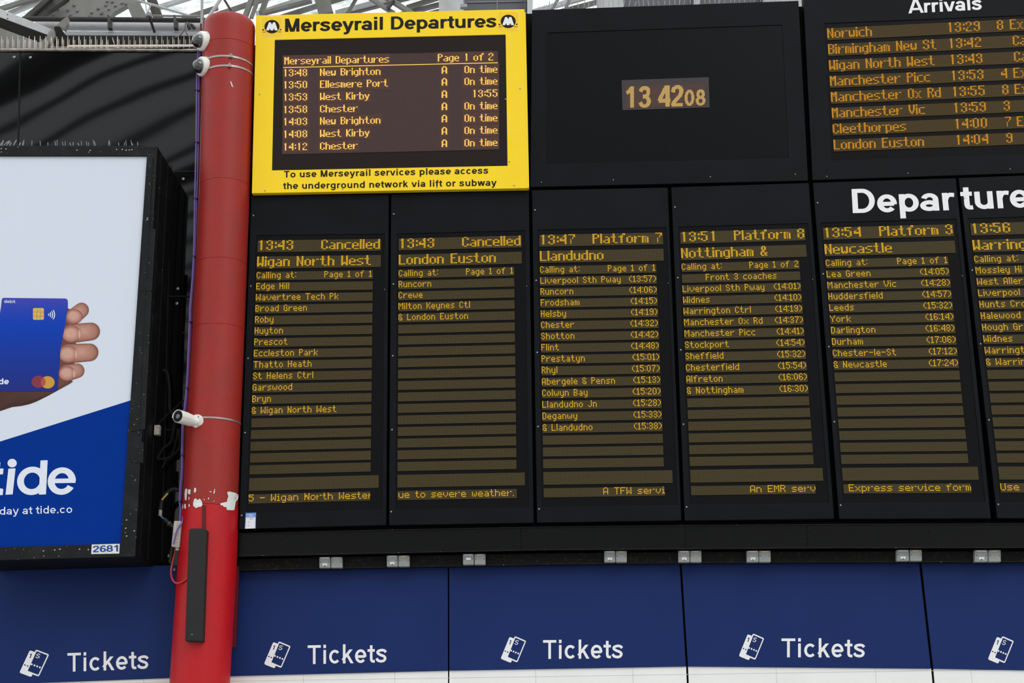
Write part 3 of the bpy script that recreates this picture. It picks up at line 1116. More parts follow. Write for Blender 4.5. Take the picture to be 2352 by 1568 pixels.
for k, (nm, tm, pl, ex) in enumerate(ARR):
    f = k / 7
    xl, yl = 1899.1 + 14.8 * f, 65 + 255.7 * f
    yr = 42.9 + 260.8 * f
    hl, hr = 27.2, 27.6
    XE = 2500
    sl = (yr - yl) / (2352 - xl)
    s = Quad([(xl, yl), (XE, yl + sl * (XE - xl)), (XE + 1.5, yl + hr + sl * (XE - xl)), (xl + 1.6, yl + hl)], 0.0)
    nc = (XE - xl) / 2.06
    o = led_strip(s, round(nc), 12, t, 'led_row_arrivals', 'display_row', .005, -.001)
    pc = (XE - xl) / nc
    lit(s, nc, 12, nm, 'b', 0, o, 'lit_orange', .0)
    lit(s, nc, 12, tm, 'b', (2178.5 + 19 * f - xl) / pc - 2, o, 'lit_orange', .0)
    if pl:
        lit(s, nc, 12, pl, 'b', (2289.5 + 21.5 * f - xl) / pc, o, 'lit_orange', .0)
    if ex:
        lit(s, nc, 12, ex, 'b', (2319 + 19 * f - xl) / pc + (2 if ex == 'Ca' else 0), o, 'lit_orange', .0)

# --- steel tray behind all the panels
zb, ztop = W(900, 1200, .11).z, W(1500, 14, .11).z
m = MB()
m.box(((W(566, 800, .11).x + 5.4) / 2, .165, (zb + ztop) / 2 - .01), (5.4 - W(566, 800, .11).x, .09, ztop - zb - .05))
tag(m.build('backing_frame', 'gap_black'), 'black steel backing frame seen in the gaps between the display panels', 'frame', kind='thing')

# --- yellow sign
SY = -0.05
qs = Quad([(588, 35.3), (1204.5, 20.7), (1213.5, 432), (578.3, 443.8)], SY)
t = thing('yellow_departures_sign', qs.at(.5, .5), 'bright yellow framed departures sign with dark screen, top left of the display wall', 'sign')
scr = Quad([(631, 91.5), (1161.3, 79.2), (1165.7, 380.5), (624.5, 391)], SY)
frame_mb(qs.pts(), scr.pts(), .05).build('frame', 'yellow', t, bevel=0.003)
slab(scr, .03, -.008).build('screen', 'sign_screen', t)
m = MB()
a, b = W(1203.8, 29, SY), W(1211.8, 431, SY)
m.prism([(a.x, SY - .003, a.z), (a.x + .012, SY - .003, a.z), (b.x + .012, SY - .003, b.z), (b.x, SY - .003, b.z)], .05)
m.build('side_trim', 'yellow', t)
lettering('Merseyrail Departures', (654.8, 73.3), (1140.5, 62.5), 30.2, SY, .001, 'print_black', t, 'heading_lettering', capR=29.2, ws=.16, wh=.124)
lettering('To use Merseyrail services please access', (652.4, 407.8), (1121.5, 398.6), 15.2, SY, .001, 'print_black', t, 'notice_lettering', track=.04, ws=.15, wh=.122)
lettering('the underground network via lift or subway', (650.3, 434.2), (1140.8, 426.4), 15.2, SY, .001, 'print_black', t, 'notice_lettering', track=.04, ws=.15, wh=.122)
for sx0, sy0, sx1, sy1, cxp, cyp in ((599.6, 37.6, 650.4, 84.9, 624.7, 61.4), (1142.8, 25.3, 1192.5, 72.8, 1167.3, 49.3)):
    def rr(x0, y0, x1, y1, r):
        out = []
        for cx, cy, a0 in ((x1 - r, y1 - r, 0), (x0 + r, y1 - r, 90), (x0 + r, y0 + r, 180), (x1 - r, y0 + r, 270)):
            out += [(cx + r * cos(radians(a0 + i * 18)), cy + r * sin(radians(a0 + i * 18))) for i in range(6)]
        return out
    lg = flat(rr(sx0, sy0, sx1, sy1, 7), SY, .0008, 'pale_line', t, 'emblem')
    flat(rr(sx0 + 1.2, sy0 + 1.2, sx1 - 1.2, sy1 - 1.2, 6), SY, .0012, 'logo_yellow', lg, 'emblem_ground')
    m = MB()
    flat(ell(cxp, cyp, 17.3, 15.5), SY, .0016, None, None, None, m, False)
    X = lambda pts: [(cxp + (p[0] - 750) / 16.8, cyp + (p[1] - 695) / 16.8) for p in pts]
    for w_ in ([(378, 793), (440, 793), (460, 842), (378, 842)], [(378, 895), (508, 895), (516, 914), (378, 914)],
               [(1110, 783), (1060, 783), (1043, 832), (1110, 832)], [(1110, 888), (985, 888), (975, 907), (1110, 907)]):
        flat(X(w_), SY, .0016, None, None, None, m, False)
    m.build('emblem_disc', 'print_black', lg)
    m = MB()
    for w_ in ([(520, 840), (635, 530), (705, 530), (750, 620), (668, 760), (632, 840)], [(668, 760), (750, 620), (828, 760), (795, 840), (700, 840)],
               [(750, 620), (795, 530), (872, 530), (978, 840), (868, 840), (828, 760)]):
        flat(X(w_), SY, .002, None, None, None, m, False)
    m.build('emblem_letter', 'print_white', lg)
for px, py in ((596, 216.5), (1194.5, 203.5), (608.5, 437.5), (787, 434), (1003.5, 430), (1181, 426), (1161, 228), (1170, 371)):
    m = MB()
    m.lathe(W(px, py, SY - .001), (0, -1, 0), [(0, .006), (.003, .006), (.004, .003)], 10)
    m.build('screw', 'screw_metal', t)
lq = Quad([(651, 128.2), (1143.7, 117.3), (1146.7, 342.6), (647.4, 354)], SY)
dsp = led_strip(lq, 296, 132, t, 'led_sign', 'led_display', .004, -.004)
MR = [('13:48', 'New Brighton', 'On time'), ('13:50', 'Ellesmere Port', 'On time'), ('13:53', 'West Kirby', '13:55'), ('13:58', 'Chester', 'On time'),
      ('14:03', 'New Brighton', 'On time'), ('14:08', 'West Kirby', 'On time'), ('14:12', 'Chester', 'On time')]
BL = [175.3, 203, 231.2, 259.6, 287.5, 316.2, 345.3]
BR_ = [166.4, 193.6, 222, 250, 278, 306, 334.4]


def sign_run(text, x0, x1, yl, yr, cap, end=None, warm=True):
    """LED words between pixel columns; base line interpolated over the sign"""
    dots, w = layout(text, 'b')
    c0 = min(d[0] for d in dots)
    dots = [(c - c0, r) for c, r in dots]
    w -= c0
    pc = 1.58 if x1 is None else (x1 - x0) / w
    if end is not None:
        x0 = end - w * pc
    def f(c, r):
        x = x0 + c * pc
        y = yl + (x - 653) / 489 * (yr - yl) - cap + r * cap / 10
        p = W(x, y, SY)
        return Vector((p.x, p.y + .0028, p.z))
    if warm:
        m = MB()
        m.uv = []
        a = [f(-2.5, -2.4), f(w + 2.5, -2.4), f(w + 2.5, 13.2), f(-2.5, 13.2)]
        m.quad(*[Vector((p.x, p.y + .0006, p.z)) for p in a])
        m.uv = [(0, 16), (w + 5, 16), (w + 5, 0), (0, 0)]
        m.build('glowing_field', 'led_sign_warm', dsp)
    dot_mesh(dots, f, .93).build('lit_text', 'lit_bright', dsp)


sign_run('Merseyrail Departures', 653, 893.2, 147.7, 138.5, 17)
sign_run('Page 1 of 2', 1005.5, 1133, 147.5, 138.2, 17.2)
for (tm, ds, stt), yl, yr in zip(MR, BL, BR_):
    sign_run(tm, 652.8, 705.3, yl, yr, 16.8)
    sign_run(ds, 734.8, None, yl, yr, 16.8)
    sign_run('A', 1014.3, 1027, yl, yr, 17.2)
    sign_run(stt, 0, None, yl, yr, 17, end=1142.5)
m = MB()
a, b = W(650.2, 154.9, SY), W(1143.8, 143.6, SY)
m.bar((a.x, a.y + .0026, a.z), (b.x, b.y + .0026, b.z), .0062, .0006)
m.build('lit_line', 'lit_bright', dsp)

# ================================================================== beam, trunking and switches under the boards
BY, TY = 0.05, 0.14
BEAM = [(546, 1226, 1277), (900, 1217, 1269.5), (1240, 1210.5, 1262.5), (1575, 1207, 1260), (1900, 1204.5, 1258), (2430, 1202.5, 1257)]
t = thing('support_beam', W(1450, 1240, .1), 'long black steel beam running under the departure displays', 'beam')
tag(t, kind='thing')
for (x0, a0, b0), (x1, a1, b1) in zip(BEAM, BEAM[1:]):
    pass
def poly_strip(rows, y, dy):
    m = MB()
    for (x0, a0, b0), (x1, a1, b1) in zip(rows, rows[1:]):
        m.prism([W(x0, a0, y), W(x1, a1, y), W(x1, b1, y), W(x0, b0, y)], dy)
    return m
poly_strip(BEAM, BY, .15).build('beam_body', 'beam_black', t)
def beam_y(px, k):
    for r0, r1 in zip(BEAM, BEAM[1:]):
        if r0[0] <= px <= r1[0]:
            return r0[k] + (r1[k] - r0[k]) * (px - r0[0]) / (r1[0] - r0[0])
m = MB()
for px in (1196, 1574, 1853.5):
    a, b = W(px, beam_y(px, 1) + 1, BY), W(px + 1.5, beam_y(px, 2) - 1, BY)
    m.bar((a.x, BY - .001, a.z), (b.x, BY - .001, b.z), .005, .004)
m.build('joint', 'gap_black', t)
for px, dd in ((643, 0), (1018, 0), (1190, -5), (1201, 5), (1573, 0), (1849, -4), (1860, 4), (2135, 0)):
    for f in (.28, .76):
        y0, y1 = beam_y(px, 1), beam_y(px, 2)
        m = MB()
        m.lathe(W(px, y0 + (y1 - y0) * f, BY - .001), (0, -1, 0), [(0, .009), (.004, .009), (.006, .004)], 10)
        m.build('bolt', 'dusty_black', t)
# thin lips catching the light
m = MB()
for (x0, a0, b0), (x1, a1, b1) in zip(BEAM, BEAM[1:]):
    p, q = W(x0, a0, BY), W(x1, a1, BY)
    m.bar((p.x, BY - .004, p.z), (q.x, BY - .004, q.z), .006, .012)
    p, q = W(x0, b0, BY), W(x1, b1, BY)
    m.bar((p.x, BY - .003, p.z), (q.x, BY - .003, q.z), .006, .010)
m.build('edge_lip', 'box_black', t)

TR = [(546, 1284.5, 1309), (900, 1276.5, 1302), (1240, 1270.5, 1295.5), (1575, 1267.5, 1291.8), (1900, 1266, 1290), (2430, 1266, 1289.5)]
poly_strip([(x, a - 7, a + 2) for x, a, b in BEAM], .105, .06).build('upper_ledge', 'gap_black', t)

t = thing('cable_trunking', W(1450, 1280, TY + .03), 'dusty black cable trunking between the beam and the blue fascia', 'trunking')
tag(t, kind='thing')
poly_strip(TR, TY, .08).build('trunk_body', 'dusty_black', t)
m = MB()
for (x0, a0, b0), (x1, a1, b1) in zip(TR, TR[1:]):
    p, q = W(x0, b0, TY), W(x1, b1, TY)
    m.bar((p.x, TY - .002, p.z), (q.x, TY - .002, q.z), .005, .008)
m.build('lower_lip', 'box_black', t)

SW = [(733, 1278.4, 758.4, 1304, 759.7, 785.9), (888, 1274.8, 913.3, 1301, 914.6, 940.2), (1063, 1271.4, 1088.2, 1296.7, 1089.5, 1114.8), (1387.7, 1264.2, 1413.2, 1291, 1414.2, 1439.7),
      (1558, 1263.6, 1584.2, 1291, 1585.2, 1611.2), (1715, 1263.6, 1742.5, 1290.6, 1743.4, 1770.2), (2059, 1261.7, 2088, 1288.2, 2089.5, 2117.6), (2238.4, 1262.2, 2268.9, 1290.1, 2270, 2299)]
ORD = ['first pair right of the red column', 'second pair right of the red column', 'third pair right of the red column', 'fourth pair, under the platform 7 display', 'fifth pair, between platform 7 and 8',
       'sixth pair, under the platform 8 display', 'seventh pair, second from the right edge', 'last pair, nearest the right edge']
for k, (x0, y0, x1, y1, x2, x3) in enumerate(SW):
    for j, (a, b) in enumerate(((x0, x1), (x2, x3))):
        sl = -.012 if k < 3 else 0
        q = Quad([(a, y0), (b, y0 + sl * (b - a) * 1.0), (b + .3, y1 + sl * (b - a)), (a + .3, y1)], TY - .05)
        lab = ('grey switch box with small white rocker, ' if j == 0 else 'blank grey switch box with orange sticker, ') + ORD[k]
        t = thing('switch_box', q.at(.5, .5), lab, 'switch', 'isolator boxes on the trunking')
        slab(q, .05).build('box_body', 'switch_grey', t, bevel=.006)
        slab(q.sub(.15, .88, .06, .15) if j == 0 else q.sub(.22, .74, .06, .15), .0015, .0012).build('label_strip', 'switch_label' if j == 0 else 'switch_orange', t)
        for u in (.13, .87):
            screw(q, u, .46, t, r=.004, off=.0005, material='grey_conduit')
        if j == 0:
            v0 = .36 if k == 2 else .6
            r = slab(q.sub(.3, .72, v0, v0 + .22), .006, .005).build('rocker', 'switch_label', t, bevel=.001)
            if k != 2:
                slab(q.sub(.47, .55, v0 + .17, v0 + .24), .002, .006).build('rocker_mark', 'gap_black', r)

# paper notice taped on the first display
nq = Quad([(564.5, 1177.6), (588.3, 1177), (587.3, 1213), (562.5, 1214)], 0.0)
t = thing('paper_notice', nq.at(.5, .5, .002), 'small blue and white printed notice taped to the lower left of a display', 'notice')
slab(nq, .0015, .003).build('sheet', 'paper_white', t)
slab(nq.sub(0, 1, 0, .3), .0005, .0036).build('blue_header', 'paper_blue', t)
m = MB()
for u0, u1, v0, v1 in ((.08, .8, .11, .135), (.35, .65, .17, .195), (.08, .86, .24, .265)):
    m.prism(nq.sub(u0, u1, v0, v1).pts(.0041), .0003)
m.build('header_text', 'paper_white', t)
m = MB()
for u0, u1, v0, v1 in ((.45, .8, .34, .36), (.42, .72, .4, .425), (.1, .18, .585, .61), (.3, .45, .585, .615), (.1, .18, .775, .8), (.3, .42, .775, .805)):
    m.prism(nq.sub(u0, u1, v0, v1).pts(.0036), .0003)
m.build('printed_text', 'paper_ink', t)
m = MB()
m.prism(nq.sub(0, .04, .3, 1).pts(.0037), .0003)
m.prism(nq.sub(.95, 1, .3, 1).pts(.0037), .0003)
m.build('blue_border', 'paper_blue', t)

# ================================================================== red column
CY = 0.0
SEC = [(68, 526.3, 59), (130, 524.5, 59), (427, 516, 58), (760, 502, 59.5), (1000, 489.5, 62.2), (1168, 482.5, 64)]
SEC2 = [(1169, 482.3, 65.0), (1300, 476, 67.2), (1568, 459, 68.4), (1700, 451, 69)]
def sec_world(s):
    py, cx, h = s
    p = W(cx, py, CY)
    return (p.z, p.x, h * (p - CAM).dot(FW) / FPX)
CW = [sec_world(s) for s in SEC]
CW2 = [sec_world(s) for s in SEC2]
CW2.append((0.0, CW2[-1][1], CW2[-1][2]))
def col_at(z):
    L = CW if z > CW[-1][0] else CW2
    for a, b in zip(L, L[1:]):
        if a[0] >= z >= b[0]:
            f = (a[0] - z) / (a[0] - b[0])
            return a[1] + (b[1] - a[1]) * f, a[2] + (b[2] - a[2]) * f
    e = L[0] if z > L[0][0] else L[-1]
    return e[1], e[2]
def colp(px, py, off=0.001):
    """where the pixel's ray meets the front of the column"""
    d = ray(px, py)
    t = (CY - .15 - CAM.y) / d.y
    for _ in range(8):
        p = CAM + d * t
        cx, r = col_at(p.z)
        r += off
        a = d.x * d.x + d.y * d.y
        b = 2 * ((CAM.x - cx) * d.x + (CAM.y - CY) * d.y)
        c = (CAM.x - cx) ** 2 + (CAM.y - CY) ** 2 - r * r
        D = b * b - 4 * a * c
        t = (-b - sqrt(D)) / (2 * a) if D > 0 else -b / (2 * a)
    return CAM + d * t


def rings(m, secs, n=48):
    o = m.add([(x + r * cos(2 * pi * k / n), CY + r * sin(2 * pi * k / n), z) for z, x, r in secs for k in range(n)], [])
    for i in range(len(secs) - 1):
        for k in range(n):
            k2 = (k + 1) % n
            m.f.append((o + i * n + k2, o + i * n + k, o + (i + 1) * n + k, o + (i + 1) * n + k2))
    m.f.append(tuple(o + k for k in range(n)))
    e = o + (len(secs) - 1) * n
    m.f.append(tuple(e + k for k in reversed(range(n))))


column = thing('support_column', (CW2[-1][1], CY, 0.0), 'tall round red iron column, its paint flaking white in one ring', 'column')
tag(column, kind='thing')
z0, x0, r0 = CW[0]
fine = []
for a, b in zip(CW, CW[1:]):
    for k in range(6):
        f = k / 6
        fine.append(tuple(a[j] + (b[j] - a[j]) * f for j in range(3)))
fine.append(CW[-1])
m = MB()
rings(m, [(z0 + .085, x0, r0 * .62), (z0 + .08, x0, r0 * .78), (z0 + .065, x0, r0 * .9), (z0 + .035, x0, r0 * .985)] + fine)
m.build('shaft', 'column_red', column, smooth=True)
m = MB()
rings(m, CW2)
m.build('jacket', 'jacket_red', column, smooth=True)
# raised weld rings
for py in (88, 407, 589, 741):
    c = colp(500, py, 0)
    cx, r = col_at(c.z)
    m = MB()
    rings(m, [(c.z + .004, cx, r + .0005), (c.z, cx, r + .003), (c.z - .004, cx, r + .0005)], 48)
    m.build('weld_ring', 'column_red', column, smooth=True)
# bare patches where the paint has come off
LZ = lambda pts: [(340 + p[0] / 6.03, 1100 + p[1] / 6.03) for p in pts]
PATCH = [[(1095, 180), (1125, 172), (1150, 175), (1210, 190), (1248, 215), (1253, 240), (1245, 280), (1215, 310), (1205, 370), (1195, 430), (1150, 430), (1090, 425), (1085, 385), (1045, 385), (1040, 365), (1005, 360), (1000, 335), (1045, 328), (1090, 335), (1100, 270), (1125, 215)],
         [(640, 275), (660, 265), (690, 290), (715, 268), (740, 300), (755, 345), (740, 380), (700, 385), (665, 402), (625, 370), (625, 330)],
         [(515, 135), (545, 132), (540, 200), (532, 295), (512, 290), (505, 210)], [(555, 145), (590, 140), (585, 205), (570, 215), (552, 195)], [(640, 125), (662, 118), (670, 150), (655, 188), (635, 180)],
         [(508, 340), (522, 345), (524, 405), (505, 410), (502, 370)], [(480, 345), (488, 350), (486, 408), (474, 408)], [(562, 245), (574, 250), (572, 288), (562, 280)], [(562, 345), (578, 350), (574, 384), (560, 380)],
         [(905, 195), (920, 135), (927, 140), (920, 205)], [(772, 275), (786, 275), (784, 290), (772, 288)], [(832, 255), (846, 258), (843, 280), (830, 276)], [(910, 296), (922, 296), (920, 308), (910, 306)], [(845, 165), (856, 175), (870, 168), (884, 178), (872, 180), (858, 182)]]
for pts in PATCH:
    cxm = sum(p[0] for p in pts) / len(pts)
    cym = sum(p[1] for p in pts) / len(pts)
    m = MB()
    P = LZ(pts)
    n = len(P)
    c = LZ([(cxm, cym)])[0]
    lv = []
    for f in (1.0, .5):
        lv += [colp(c[0] + (p[0] - c[0]) * f, c[1] + (p[1] - c[1]) * f, .0035) for p in P]
    lv.append(colp(c[0], c[1], .0035))
    fs = []
    for i in range(n):
        j = (i + 1) % n
        fs += [(i, j, n + j, n + i), (n + i, n + j, 2 * n)]
    m.add(lv, fs)
    m.build('bare_patch', 'bare_white', column)
for pts in ([(1940, 682), (1952, 690), (1968, 738), (1955, 728)],):
    m = MB()
    m.add([colp(p[0] / 3.672, p[1] / 3.672, .003) for p in pts], [(0, 1, 2, 3)])
    m.build('bare_patch', 'bare_white', column)
# open seam of the jacket and the flat fin at its back
m = MB()
a = [colp(p[0], p[1], .003) for p in ((464.5, 1160), (473, 1160), (473, 1222), (463.5, 1222))]
m.prism(a, .004)
m.build('seam', 'dark_red', column)
m = MB()
m.prism([W(531, 1296, .12), W(548.3, 1301, .12), (W(540, 1485, .12)), W(520, 1491, .12)], .05)
m.build('rear_fin', 'dark_red', column, bevel=.002)

# steel bands
def band(pya, tilt, label, clip_px=None, h=.016):
    c = colp(528, pya, .003)
    cx, r = col_at(c.z)
    r += .004
    t = thing('steel_band', (cx, CY, c.z), label, 'strap', 'steel bands round the column')
    m = MB()
    n = 56
    o = m.add([(cx + (r + d) * cos(2 * pi * k / n), CY + (r + d) * sin(2 * pi * k / n), c.z + s * h / 2 + tilt * cos(2 * pi * k / n))
               for s, d in ((-1, 0), (1, 0), (1, -.003), (-1, -.003)) for k in range(n)], [])
    for i in range(4):
        for k in range(n):
            k2 = (k + 1) % n
            i2 = (i + 1) % 4
            m.f.append((o + i * n + k, o + i * n + k2, o + i2 * n + k2, o + i2 * n + k))
    m.build('strap', 'steel', t, smooth=True)
    if clip_px:
        p = colp(clip_px[0], clip_px[1], .008)
        m = MB()
        m.box(p, (.024, .016, .026))
        m.box(p + Vector((-.006, -.006, .004)), (.012, .012, .034), Matrix.Rotation(.4, 3, 'Y'))
        m.build('buckle', 'steel', t, bevel=.002)
band(128.5, -.004, 'upper of two steel bands beside the domed cameras on the column', (531, 129))
band(151, .006, 'lower of two steel bands beside the domed cameras on the column', (528, 151))
band(962, -.006, 'single steel band round the column holding the bullet shaped camera', h=.013)

# ------------------------------------------------------------------ cameras on the column
def dome_camera(px, py, label):
    t = thing('dome_camera', W(px, py, -.12), label, 'security camera', 'domed cameras on the column')
    ax = Vector((-.75, -.62, -.20)).normalized()
    c = W(px + 4, py + .5, -.12)
    m = MB()
    m.lathe(c - ax * .05, ax, [(-.02, .055), (0, .068), (.012, .08), (.03, .084), (.07, .083), (.086, .08), (.093, .073), (.093, .06)], 40)
    m.build('housing', 'camera_white', t, smooth=True)
    m = MB()
    n = 12
    R = .058
    m.lathe(c + ax * .052, ax, [(R * 1.0 * sin(pi / 2 * k / n) * 0.95, R * cos(pi / 2 * k / n)) for k in range(n + 1)], 36)
    m.build('dome', 'dome_glass', t, smooth=True)
    for a in (.6, 2.6):
        s = ax.cross(Vector((0, 0, 1))).normalized()
        u_ = s.cross(ax)
        m = MB()
        rd = s * cos(a) + u_ * sin(a)
        m.lathe(c + rd * .083 - ax * .005, rd, [(0, .004), (.0015, .004)], 10)
        m.build('screw', 'grey_conduit', t)
    # strut between the housing and the column
    m = MB()
    e = c - ax * .06
    q = Vector((col_at(c.z)[0] - .13, CY - .14, c.z - .01))
    m.tube([e, q], .03, 14)
    m.build('wall_bracket', 'galvanised', t)
    return t
dome_camera(465, 94.5, 'white domed camera at the top of the column, upper of the two')
dome_camera(466, 153, 'white domed camera on the column, lower of the two beside the steel bands')
t = thing('mounting_rail', W(475, 140, -.13), 'galvanised vertical rail behind the two domed cameras', 'rail')
m = MB()
p, q = W(476.5, 100, -.13), W(473.5, 178, -.13)
m.bar(p, q, .02, .02)
m.build('rail', 'galvanised', t)
m = MB()
m.box(W(481, 132, -.14), (.02, .02, .022))
m.build('band_clip', 'galvanised', t)

t = thing('bullet_camera', W(440, 962, -.15), 'white bullet shaped camera pointing left from the middle of the column', 'security camera')
ax = Vector((-.44, -.89, .0)).normalized()
fr_ = W(409.5, 956, -.34)
m = MB()
ln = .2
m.lathe(fr_ + ax * .004, -ax, [(0, .044), (0, .047), (.01, .0485), (.13, .0475), (.155, .044), (ln - .01, .040), (ln, .03)], 28)
m.build('body', 'camera_white', t, smooth=True)
m = MB()
m.lathe(fr_ + ax * .0045, -ax, [(.0, .0445), (.004, .044)], 28)
lens = m.build('face', 'lens_black', t)
m = MB()
m.lathe(fr_ + ax * .007, -ax, [(.0, .017), (.004, .02), (.006, .02)], 24)
m.build('lens', 'dome_glass', lens, smooth=True)
m = MB()
n = 18
s_ = ax.cross(Vector((0, 0, 1))).normalized()
u_ = s_.cross(ax)
o = []
for d in (.010, -.09):
    for rad in (.0485, .0508):
        o.append([fr_ + ax * d + (s_ * cos(radians(-10 + 200 * k / n)) + u_ * sin(radians(-10 + 200 * k / n))) * rad for k in range(n + 1)])
b = m.add([q for g in o for q in g], [])
N = n + 1
for k in range(n):
    for i, j in ((0, 1), (1, 3), (3, 2), (2, 0)):
        m.f.append((b + i * N + k, b + i * N + k + 1, b + j * N + k + 1, b + j * N + k))
m.build('sun_visor', 'camera_white', t, smooth=True)
mc = W(451.5, 967.5, -.205)
ma = Vector((-.16, -.93, -.33)).normalized()
m = MB()
m.lathe(mc, ma, [(-.035, .05), (-.006, .0525), (0, .05), (.002, .044), (.004, .02)], 36)
m.build('mount_disc', 'camera_white', t, smooth=True)
m = MB()
m.lathe(mc + ma * .002, ma, [(0, .022), (.012, .02), (.02, .016)], 24)
m.tube([mc + ma * .01, fr_ - ax * (ln - .02)], [.018, .022], 14)
m.build('swivel', 'camera_white', t, smooth=True)
for px, py in ((438.5, 977.5), (455.5, 976.3), (455.8, 956.3)):
    m = MB()
    d = ray(px, py)
    k = (mc + ma * .003 - CAM).dot(ma) / d.dot(ma)
    m.lathe(CAM + d * k, ma, [(0, .0045), (.003, .004)], 10)
    m.build('screw', 'grey_conduit', t)
m = MB()
p, q = W(462, 958, -.16), W(482.5, 958.5, -.178)
m.bar(p, q, .038, .05)
m.build('arm', 'galvanised', t, bevel=.004)

# ------------------------------------------------------------------ cables beside the column
def cable(name, pts, y, r, material, label, cat='cable', group=None, smooth=True, sub=5):
    P = [W(p[0], p[1], p[2] if len(p) > 2 else y) for p in pts]
    Q = [P[0]] + P + [P[-1]]
    out = []
    for i in range(1, len(Q) - 2):
        a, b, c, d = Q[i - 1], Q[i], Q[i + 1], Q[i + 2]
        for k in range(sub):
            f = k / sub
            out.append(0.5 * (2 * b + (c - a) * f + (2 * a - 5 * b + 4 * c - d) * f * f + (3 * b - a - 3 * c + d) * f ** 3))
    out.append(P[-1])
    m = MB()
    m.tube(out, r, 8)
    o = m.build(name, material, None, smooth=True)
    return tag(o, label, cat, group)


PUR = [(456, 98), (456, 120), (453, 178), (451.5, 330), (449, 427), (445.5, 590), (437.5, 640 + 60), (436, 740), (430.7, 864), (426.5, 920), (419.8, 977), (418.2, 1080), (415.5, 1110), (413, 1150)]
cable('purple_cable', [(x - 1.2, y) for x, y in PUR] + [(417.5, 1180), (418, 1200, -.17), (408, 1215, -.17), (402, 1235, -.17), (398, 1250, -.17)], -.09, .0058, 'purple_cable', 'left of the twin purple cables running down the column, ending at the grey box', group='purple data cables')
cable('purple_cable', [(x + 1.4 + (2.2 if 100 < y < 430 else 0), y) for x, y in PUR] + [(414, 1175, -.1), (413, 1197, -.125)], -.075, .0055, 'purple_cable', 'right of the twin purple cables running down the column', group='purple data cables')
cable('conduit', [(461.5, 55), (460, 180), (456, 330), (453.5, 427), (448, 590), (440.5, 740), (434.5, 864), (425.5, 977), (423.5, 1080), (418.5, 1165)], -.06, .0085, 'red_conduit', 'dark red conduit between the purple cables and the column', cat='conduit')
cable('conduit', [(467, 40), (465.5, 180), (461, 330), (458.5, 427), (452, 590), (445, 740), (439, 864), (430.5, 977), (426.5, 1060), (424, 1110)], -.085, .0062, 'grey_conduit', 'thin grey conduit running down the left side of the column', cat='conduit')
TIES = ['topmost black tie on the purple cables, just under the domed cameras', 'second black tie from the top on the purple cables', 'third black tie from the top on the purple cables', 'fourth black tie from the top on the purple cables',
        'fourth black tie from the bottom on the purple cables', 'black tie on the purple cables just above the bullet shaped camera', 'black tie on the purple cables just below the bullet shaped camera', 'lowest black tie on the purple cables, above the grey box']
for (x, y), tie_label in zip(((453, 208), (451.5, 327), (449, 456), (447, 589), (436, 739), (430, 891), (418.5, 1045), (412.5, 1151)), TIES):
    p = W(x, y, -.082)
    m = MB()
    m.box(p, (.038, .03, .008), Matrix.Rotation(.12, 3, 'Y'))
    tag(m.build('cable_tie', 'rubber_black', bevel=.001), tie_label, 'cable tie', 'cable ties on the purple cables')

t = thing('junction_box', W(405, 1227, -.08), 'grey junction box with round knockouts at the left of the column', 'junction box')
jq = Quad([(399.5, 1195.7), (417.3, 1195.7), (411.5, 1257), (393.3, 1254.5)], -.15)
slab(jq, .05).build('box_body', 'junction_grey', t, bevel=.004)
for k in range(7):
    m = MB()
    c = jq.at(.6 - .0 * k, .1 + .13 * k, .0005)
    m.lathe(c, (0, -1, 0), [(0, .0135), (.0025, .0125), (.0025, .009), (.0008, .0085)], 18)
    m.build('knockout', 'junction_grey', t, smooth=False)
m = MB()
m.lathe(jq.at(.7, 1.0, -.025), (0, 0, -1), [(0, .014), (.018, .014), (.022, .01)], 12)
m.build('cable_gland', 'junction_grey', t)

fx = cable('flexible_hose', [(411, 1126), (402, 1123), (393, 1125), (384.5, 1131.5), (376, 1142), (370.7, 1155), (368.5, 1171)], .08, .0155, 'rubber_black', 'black corrugated hose curving down to a brass gland, left of the column', cat='hose')
def part_tube(parent, name, material, a, b, r, y, n=12):
    m = MB()
    m.tube([W(*a, y), W(*b, y)], r, n)
    return m.build(name, material, parent, smooth=True)
part_tube(fx, 'yellow_label', 'tape_yellow', (385.8, 1132.5), (372, 1147.8), .0075, .064)
part_tube(fx, 'gland', 'junction_grey', (368.5, 1170), (368.2, 1182), .014, .08)
m = MB()
m.lathe(W(368.2, 1182.5, .08), (0, 0, -1), [(0, .018), (.008, .018)], 14)
m.build('gland_nut', 'steel', fx)
b = cable('blue_wire', [(368.6, 1184), (371, 1187), (378, 1192)], .07, .0045, 'blue_wire', 'short blue wire joining the gland to a black plug', cat='wire', group='blue wires by the junction box')
t = thing('cable_plug', W(390, 1203, .02), 'ribbed black cable plug above, reaching the grey junction box', 'plug', 'black cable plugs')
part_tube(t, 'plug_body', 'rubber_black', (376.5, 1191.5), (389, 1202.5), .017, .03)
part_tube(t, 'plug_sleeve', 'rubber_black', (389.5, 1203), (404.5, 1214), .0195, .0)
part_tube(t, 'grip_ring', 'grey_conduit', (388.2, 1202), (389.6, 1203.2), .0202, .02)
t = thing('cable_plug', W(393, 1275, -.03), 'ribbed black cable plug hanging under the grey junction box', 'plug', 'black cable plugs')
part_tube(t, 'plug_sleeve', 'rubber_black', (395.7, 1257), (393.5, 1274), .0165, -.04)
part_tube(t, 'plug_body', 'rubber_black', (393.4, 1274), (390.8, 1292), .014, -.04)
cable('blue_wire', [(391.5, 1292, -.03), (396.5, 1297, .08), (401, 1306, .205)], -.03, .004, 'blue_wire', 'short blue wire hanging below the lower black plug', cat='wire', group='blue wires by the junction box')
m = MB()
m.lathe(W(402, 1307.5, .228), (0, -1, 0), [(0, .012), (.008, .015), (.016, .012), (.02, .007)], 16)
